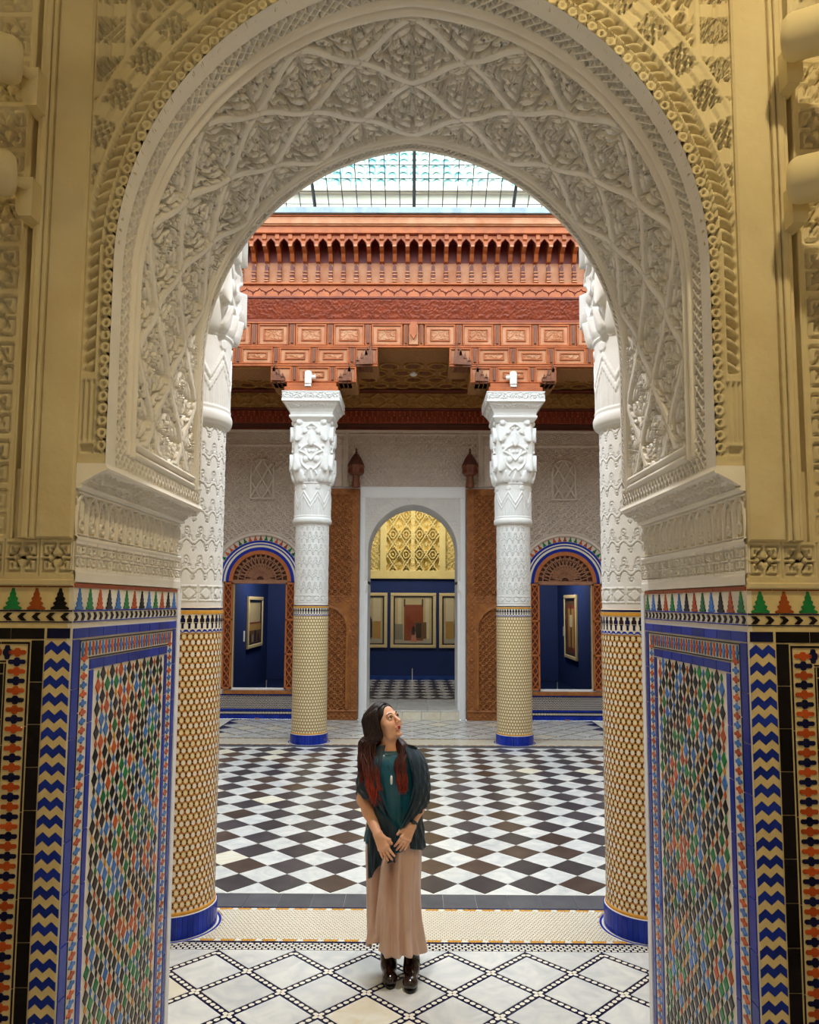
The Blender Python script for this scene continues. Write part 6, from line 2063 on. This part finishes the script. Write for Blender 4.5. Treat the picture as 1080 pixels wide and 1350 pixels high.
hf.chain([hp(.0, -.085, .03), hp(0, -.095, -.06), (-.10, .085, 1.30), (-.10, .10, 1.18)], [.05, .058, .06, .03], .03)
hf.chain([hp(.055, -.055, .0), hp(.06, -.05, -.09), (.005, -.04, 1.33), (.0, -.09, 1.24)], [.03, .035, .032, .025], .02)
hair = put('hair', hf.mesh('hair', hair_m), woman)
def catmull(P, n):
    P = [Vector(P[0])*2-Vector(P[1])]+[Vector(p) for p in P]+[Vector(P[-1])*2-Vector(P[-2])]
    out = []
    for i in range(1, len(P)-2):
        for k in range(n):
            t = k/n
            out.append(.5*((2*P[i])+(P[i+1]-P[i-1])*t+(2*P[i-1]-5*P[i]+4*P[i+1]-P[i+2])*t*t+(3*P[i]-P[i-1]-3*P[i+1]+P[i+2])*t**3))
    out.append(P[-2]); return out
rh = random.Random(21)
locks = MB()
def lock(P, r, wav=.006):
    pts = catmull(P, 6); ph = rh.uniform(0, 6); n = len(pts)
    pts = [p+Vector((sin(ph+i*.55), cos(ph*1.3+i*.5), 0))*wav*(i/n) for i, p in enumerate(pts)]
    rad = [r*(.75+.25*min(1, i/5))*(1 if i < n*.65 else max(.12, 1-(i-n*.65)/(n*.35)*.9)) for i in range(n)]
    locks.tube(pts, rad, 6)
J = lambda s: rh.uniform(-s, s)
for k in range(120):      # her right side (image left): crown, past the ear, over the shoulder to the chest
    t = rh.random(); 
    a0 = hp(-.03-.04*t, .040-.085*t+J(.01), .100-.035*t)
    a1 = hp(-.083+J(.006), .030-.085*t, .045+J(.02))
    a2 = hp(-.088+J(.012), .006-.08*t, -.055+J(.02))
    e = rh.random()
    lock([a0, a1, a2, (-.225+.06*e+J(.014), -.03-.035*e+J(.02), 1.335+J(.02)), (-.215+.075*e+J(.012), -.098-.02*e+J(.012), 1.21), (-.19+.075*e+J(.012), -.125+J(.012), 1.10), (-.165+.055*e+J(.015), -.128+J(.01), 1.05-.04*rh.random())], rh.uniform(.0045, .0085))
for k in range(80):      # outer curtain behind the shoulder
    t = rh.random()
    lock([hp(-.03-.03*t, -.03-.06*t, .118-.03*t), hp(-.086, -.05-.05*t, .04), hp(-.092+J(.012), -.06-.05*t, -.06), (-.228+J(.022), -.01+J(.04), 1.36), (-.232+J(.024), -.05+J(.035), 1.25+J(.03)), (-.225+J(.02), -.085+J(.02), 1.17+J(.04))], rh.uniform(.005, .009))
for k in range(70):      # her left side: from behind the neck forward over the collarbone
    t = rh.random(); e = rh.random()
    lock([hp(.045+.03*t, -.05-.03*t, .09), hp(.072, -.06+J(.01), .0), hp(.066+J(.01), -.05, -.075), (.012+J(.018), -.035+J(.015), 1.35), (-.028+.055*e+J(.010), -.098+J(.008), 1.26), (-.022+.05*e+J(.012), -.124+J(.008), 1.17), (-.005+.045*e+J(.012), -.126+J(.008), 1.105+J(.03))], rh.uniform(.0045, .008))
for k in range(46):      # top of the head, combed to both sides from the parting
    t = rh.random(); sd = 1 if k % 2 else -1; y0_ = .058-.13*t
    zc_ = .1195-.0035*abs(y0_+.02)/.02 if y0_ < .0 else .1195-.30*y0_*y0_/.058*1.2
    lock([hp(-.010, y0_, zc_), hp(-.010+sd*.040, y0_-.012, zc_-.016), hp(sd*.074, y0_*.8-.03, .062), hp(sd*.083, y0_*.6-.05, .0), hp(sd*.080, -.06, -.06)], rh.uniform(.005, .0075), .002)
locks.build('hair_locks', hair_m, hair, smooth=True)

# clothes
def cloth(name, base, rough, base2=None, alpha=None, sheen=.3):
    m = M(name, base, rough, .5, 10, base2 or base, .06, 260, spec=.5)
    b = m.node_tree.nodes['Principled BSDF']; b.inputs['Sheen Weight'].default_value = sheen
    return m
satin = cloth('teal satin', '#125a70', .32, '#0d4658', sheen=.1); chiffon_s = cloth('dark teal chiffon', '#0d2633', .6, '#0a1c28')
skirtm = cloth('taupe satin', '#d0ae9c', .30, '#c09a88', sheen=.15); bootm = M('dark brown patent leather', '#20110f', .16, .4, 12, '#2f1a17', spec=.7); solem = M('black rubber sole', '#121010', .6); socks = M('dark tights', '#3a2328', .7)
chiffon = bpy.data.materials.new('sheer teal chiffon'); chiffon.use_nodes = True
_n = chiffon.node_tree.nodes; _l = chiffon.node_tree.links; _b = _n['Principled BSDF']; _b.inputs['Base Color'].default_value = lin('#0d2a3a'); _b.inputs['Roughness'].default_value = .5; _b.inputs['Sheen Weight'].default_value = .08
_o = _n['Material Output']; _t = _n.new('ShaderNodeBsdfTransparent'); _t.inputs[0].default_value = (.55, .68, .75, 1); _m = _n.new('ShaderNodeMixShader'); _m.inputs[0].default_value = .9
_l.new(_t.outputs[0], _m.inputs[1]); _l.new(_b.outputs[0], _m.inputs[2]); _l.new(_m.outputs[0], _o.inputs['Surface'])

def loft_cloth(name, rings, mat, nu, fold, thick=.0035, open_top=True):
    """rings: (z, cx, cy, rx, ry); fold(theta, t) -> radial displacement and hem drop"""
    zs = np.array([r[0] for r in rings]); tt = np.linspace(0, 1, 70)
    zi = np.interp(tt, np.linspace(0, 1, len(rings)), zs)
    def sm(col):
        y = np.array([r[col] for r in rings], float)
        v = np.interp(tt, np.linspace(0, 1, len(rings)), y)
        ker = np.ones(9)/9
        return np.convolve(np.pad(v, 4, mode='edge'), ker, 'valid')
    cx, cy, rx, ry = sm(1), sm(2), sm(3), sm(4)
    th = np.linspace(0, 2*PI, nu, endpoint=False)
    T, K = np.meshgrid(th, tt)
    dr, dz = fold(T, K)
    X = cx[:, None]+(rx[:, None]+dr)*np.cos(T); Y = cy[:, None]+(ry[:, None]+dr)*np.sin(T); Z = zi[:, None]+dz
    O = np.stack([X, Y, Z], -1)
    I = np.stack([cx[:, None]+(rx[:, None]+dr-thick)*np.cos(T), cy[:, None]+(ry[:, None]+dr-thick)*np.sin(T), Z], -1)
    P = np.concatenate([O, I[::-1]], 0)
    return put(name, grid_mesh(name, P, mat, wrap=True, flip=True), woman)
# front of the body is theta = -pi/2
def top_fold(T, K):
    fr = np.cos(T+PI/2)
    bust = .018*np.exp(-((K-.33)/.13)**2)*(np.exp(-((T-(-PI/2-.55))/.4)**2)+np.exp(-((T-(-PI/2-.55+2*PI))/.4)**2)+np.exp(-((T-(-PI/2+.55))/.4)**2)+np.exp(-((T-(1.5*PI+.55))/.4)**2)+np.exp(-((T-(1.5*PI-.55))/.4)**2))
    w = np.clip((K-.45)/.55, 0, 1)
    dr = bust+w*(.010*np.sin(9*T+1.2)+.006*np.sin(15*T+3*K)+.003*np.sin(23*T))+.003*np.sin(6*T+10*K)
    return dr, -.02*w*np.sin(3*T+.6)
loft_cloth('top', [(1.318, -.066, -.012, .070, .066), (1.312, -.062, .0, .105, .076), (1.290, -.056, .004, .150, .088), (1.24, -.052, .004, .160, .098), (1.15, -.05, .0, .158, .112), (1.03, -.048, .0, .142, .104), (.92, -.045, .0, .152, .112), (.84, -.042, .0, .166, .124), (.765, -.040, .0, .176, .134)], satin, 160, top_fold)
def skirt_fold(T, K):
    w = np.clip(K*1.15, 0, 1)**1.3
    t = (T+PI/2+PI) % (2*PI)-PI                  # 0 at the front, + towards her left
    dr = w*(.012*np.sin(7*T+2.5*K)+.006*np.sin(13*T-3*K+1))
    # soft diagonal pulls from the hands towards the hem on her right
    for c0, c1, a, wd in ((.12, -.85, .042, .10), (-.12, -.35, .034, .08), (.30, .10, .030, .09), (-.48, -1.0, .036, .1), (.75, .5, .026, .12), (.04, -.58, .030, .06), (.5, .34, .022, .07)):
        c = c0+(c1-c0)*K
        dr = dr+a*np.clip(K*2.2, 0, 1)*np.exp(-((t-c)/wd)**2)-a*.7*np.clip(K*2.2, 0, 1)*np.exp(-((t-c-.2)/wd)**2)
    hem = np.clip((K-.75)/.25, 0, 1)
    dz = hem*(.065*np.exp(-((t+.75)/.42)**2)+.012*np.sin(4*t))
    return dr, dz
loft_cloth('skirt', [(.90, -.045, .0, .138, .104), (.82, -.045, .0, .160, .122), (.70, -.046, .0, .168, .130), (.50, -.045, .0, .158, .128), (.32, -.036, .0, .160, .134), (.165, -.020, .0, .170, .148)], skirtm, 200, skirt_fold)

# shawl: two draped sheets over the shoulders and upper arms plus the hanging ends
def drape(name, C, folds=(0, 0, 0), seed=0, n=44, m_=52, thick=.003, par=None, squeeze=.90):
    C = np.array(C, float); C[..., 0] = -.05+(C[..., 0]+.05)*squeeze
    def interp(A, n):
        k = A.shape[0]; u = np.linspace(0, k-1, n); i = np.clip(u.astype(int), 0, k-2); t = (u-i)[:, None, None]
        Ap = np.concatenate([2*A[:1]-A[1:2], A, 2*A[-1:]-A[-2:-1]], 0)
        p0, p1, p2, p3 = Ap[i], Ap[i+1], Ap[i+2], Ap[i+3]
        return .5*(2*p1+(p2-p0)*t+(2*p0-5*p1+4*p2-p3)*t*t+(3*p1-p0-3*p2+p3)*t**3)
    G = interp(C, n); G = interp(G.transpose(1, 0, 2), m_).transpose(1, 0, 2)
    du = np.gradient(G, axis=0); dv = np.gradient(G, axis=1); N = np.cross(du, dv); N /= np.linalg.norm(N, axis=-1, keepdims=True)+1e-9
    U, V = np.meshgrid(np.linspace(0, 1, m_), np.linspace(0, 1, n))
    amp, fr, sk = folds
    f = amp*np.clip(V*1.6, .15, 1)*(np.sin(2*PI*fr*(U+sk*V)+seed)+.45*np.sin(2*PI*fr*1.9*(U-sk*.6*V)+seed*2))
    G = G+N*f[..., None]
    P = np.concatenate([G, (G-N*thick)[::-1]], 0)
    return put(name, grid_mesh(name, P, chiffon), par or woman)
# rows go down, columns from the front inner edge round the outside to the back
shawlR = drape('shawl', [
    [(-.098, -.055, 1.352), (-.150, -.062, 1.345), (-.195, -.035, 1.318), (-.214, .02, 1.308), (-.18, .065, 1.322), (-.07, .085, 1.352)],
    [(-.120, -.112, 1.25), (-.175, -.105, 1.26), (-.245, -.055, 1.27), (-.268, .015, 1.27), (-.235, .085, 1.26), (-.07, .125, 1.26)],
    [(-.120, -.135, 1.13), (-.185, -.122, 1.14), (-.258, -.07, 1.15), (-.285, .02, 1.15), (-.25, .10, 1.14), (-.07, .135, 1.13)],
    [(-.095, -.142, 1.04), (-.160, -.128, 1.075), (-.245, -.085, 1.085), (-.290, .02, 1.085), (-.258, .115, 1.07), (-.07, .145, 1.01)],
    [(-.045, -.150, .93), (-.112, -.140, .985), (-.192, -.105, 1.040), (-.285, .015, 1.035), (-.25, .12, 1.02), (-.07, .15, .90)]], (.006, 6, .3), 1.0)
drape('shawl_flap', [
    [(.018, -.060, 1.362), (.048, -.060, 1.342), (.085, -.038, 1.325), (.112, .02, 1.312), (.09, .07, 1.325), (-.07, .088, 1.350)],
    [(.062, -.110, 1.26), (.085, -.106, 1.26), (.136, -.06, 1.255), (.164, .015, 1.255), (.14, .085, 1.26), (-.07, .128, 1.258)],
    [(.088, -.135, 1.15), (.112, -.124, 1.15), (.162, -.07, 1.15), (.192, .02, 1.15), (.155, .10, 1.14), (-.07, .138, 1.128)],
    [(.060, -.146, 1.02), (.095, -.142, 1.03), (.150, -.085, 1.03), (.192, .02, 1.03), (.16, .11, 1.02), (-.07, .148, 1.008)],
    [(-.005, -.160, .885), (.040, -.168, .915), (.105, -.125, .955), (.170, .01, .97), (.15, .115, .96), (-.07, .153, .898)]], (.008, 7, .35), 2.2, par=shawlR)
drape('shawl_end', [
    [(-.200, -.020, 1.02), (-.168, -.080, 1.01), (-.120, -.118, .97), (-.060, -.140, .93), (-.02, -.150, .90)],
    [(-.212, -.040, .89), (-.176, -.100, .88), (-.125, -.128, .87), (-.065, -.142, .85), (-.022, -.155, .83)],
    [(-.215, -.085, .77), (-.180, -.128, .76), (-.130, -.142, .745), (-.075, -.148, .735), (-.030, -.157, .725)],
    [(-.205, -.125, .60), (-.178, -.145, .62), (-.140, -.150, .675), (-.085, -.152, .695), (-.030, -.158, .712)]], (.007, 4, .2), .4, par=shawlR)
drape('shawl_end', [
    [(.060, -.115, .93), (.095, -.095, .93), (.130, -.05, .94), (.145, .02, .94)],
    [(.070, -.128, .86), (.110, -.105, .86), (.145, -.05, .86), (.158, .02, .86)],
    [(.075, -.138, .775), (.122, -.112, .762), (.165, -.055, .75), (.160, .03, .77)]], (.006, 3, .2), 1.4, par=shawlR)
# boots
def boot():
    f = Field((-.06, -.19, -.005), (.06, .10, .25), .0035)
    f.cap((0, .030, .215), (0, .026, .10), .046, .044, .02); f.cap((0, .035, .085), (0, -.02, .070), .040, .042, .03)
    f.cap((0, -.02, .066), (0, -.105, .042), .042, .036, .03); f.ell((0, -.118, .040), (.042, .048, .033), .02)
    f.ell((0, .03, .275), (.06, .06, .045), .004, '-')
    w = f._win((-.07, -.2, -.01), (.07, .1, .012))
    f.F[w[0]] = np.maximum(f.F[w[0]], (.014-w[1][2]).astype(np.float32)+0*f.F[w[0]])
    return f.mesh('boot_upper', bootm)
bme = boot()
for nm, x, y, rz in (('boot', -.068, .012, .10), ('boot', .068, -.035, -.06)):
    b = put(nm, bme, woman, (x, y, 0), (0, 0, rz))
    MB().prism([(.040*cos(2*PI*k/20), -.055+.112*sin(2*PI*k/20)*(1.0)) for k in range(20)], .0, .016, 'z').build('sole', solem, b)
    MB().lathe([(.034, .0), (.036, .055)], 16, (0, .040, 0)).build('heel', solem, b)
    lm = MB()
    for q in range(4):
        z = .10+.026*q; yy = -.028-.0+.006*q
        lm.tube([(-.022, yy+.012, z), (0, yy-.002, z+.008), (.022, yy+.012, z+.012)], .0022, 5); lm.tube([(.022, yy+.012, z), (0, yy-.003, z+.008), (-.022, yy+.012, z+.012)], .0022, 5)
    if x > 0: lm.tube([(.02, -.035, .13), (.045, -.045, .128), (.058, -.05, .105)], .0022, 5)
    lm.build('laces', solem, b)
    MB().lathe([(.038, .19), (.040, .235)], 20, (0, .03, 0)).build('tights', socks, b, smooth=True)
# bracelet and pendant
d_ = (Vector(L_kn)-Vector(L_wr)).normalized(); wc = Vector(L_wr)-d_*.022
br_ = MB().lathe([(.0265, -.007), (.0295, -.006), (.0295, .006), (.0265, .007)], 24, cap=False).build('bracelet', iron, woman, wc, d_.to_track_quat('Z', 'Y').to_euler(), True, 40)
MB().cbox(-.011, .011, -.006, .0, -.011, .011, .002).build('watch_case', iron, woman, wc+Vector((.004, -.030, .008)), Euler((.3, .5, .2)))
MB().tube([(-.118, -.03, 1.352), (-.10, -.075, 1.30), (-.068, -.116, 1.22), (-.055, -.128, 1.195), (-.045, -.116, 1.22), (-.025, -.07, 1.30), (-.02, -.03, 1.352)], .0016, 5).build('necklace_cord', iron, woman)
MB().lathe([(.001, -.028), (.006, -.022), (.0075, 0), (.006, .022), (.001, .026)], 10).build('pendant', steel_white, woman, (-.055, -.134, 1.165), None, True)
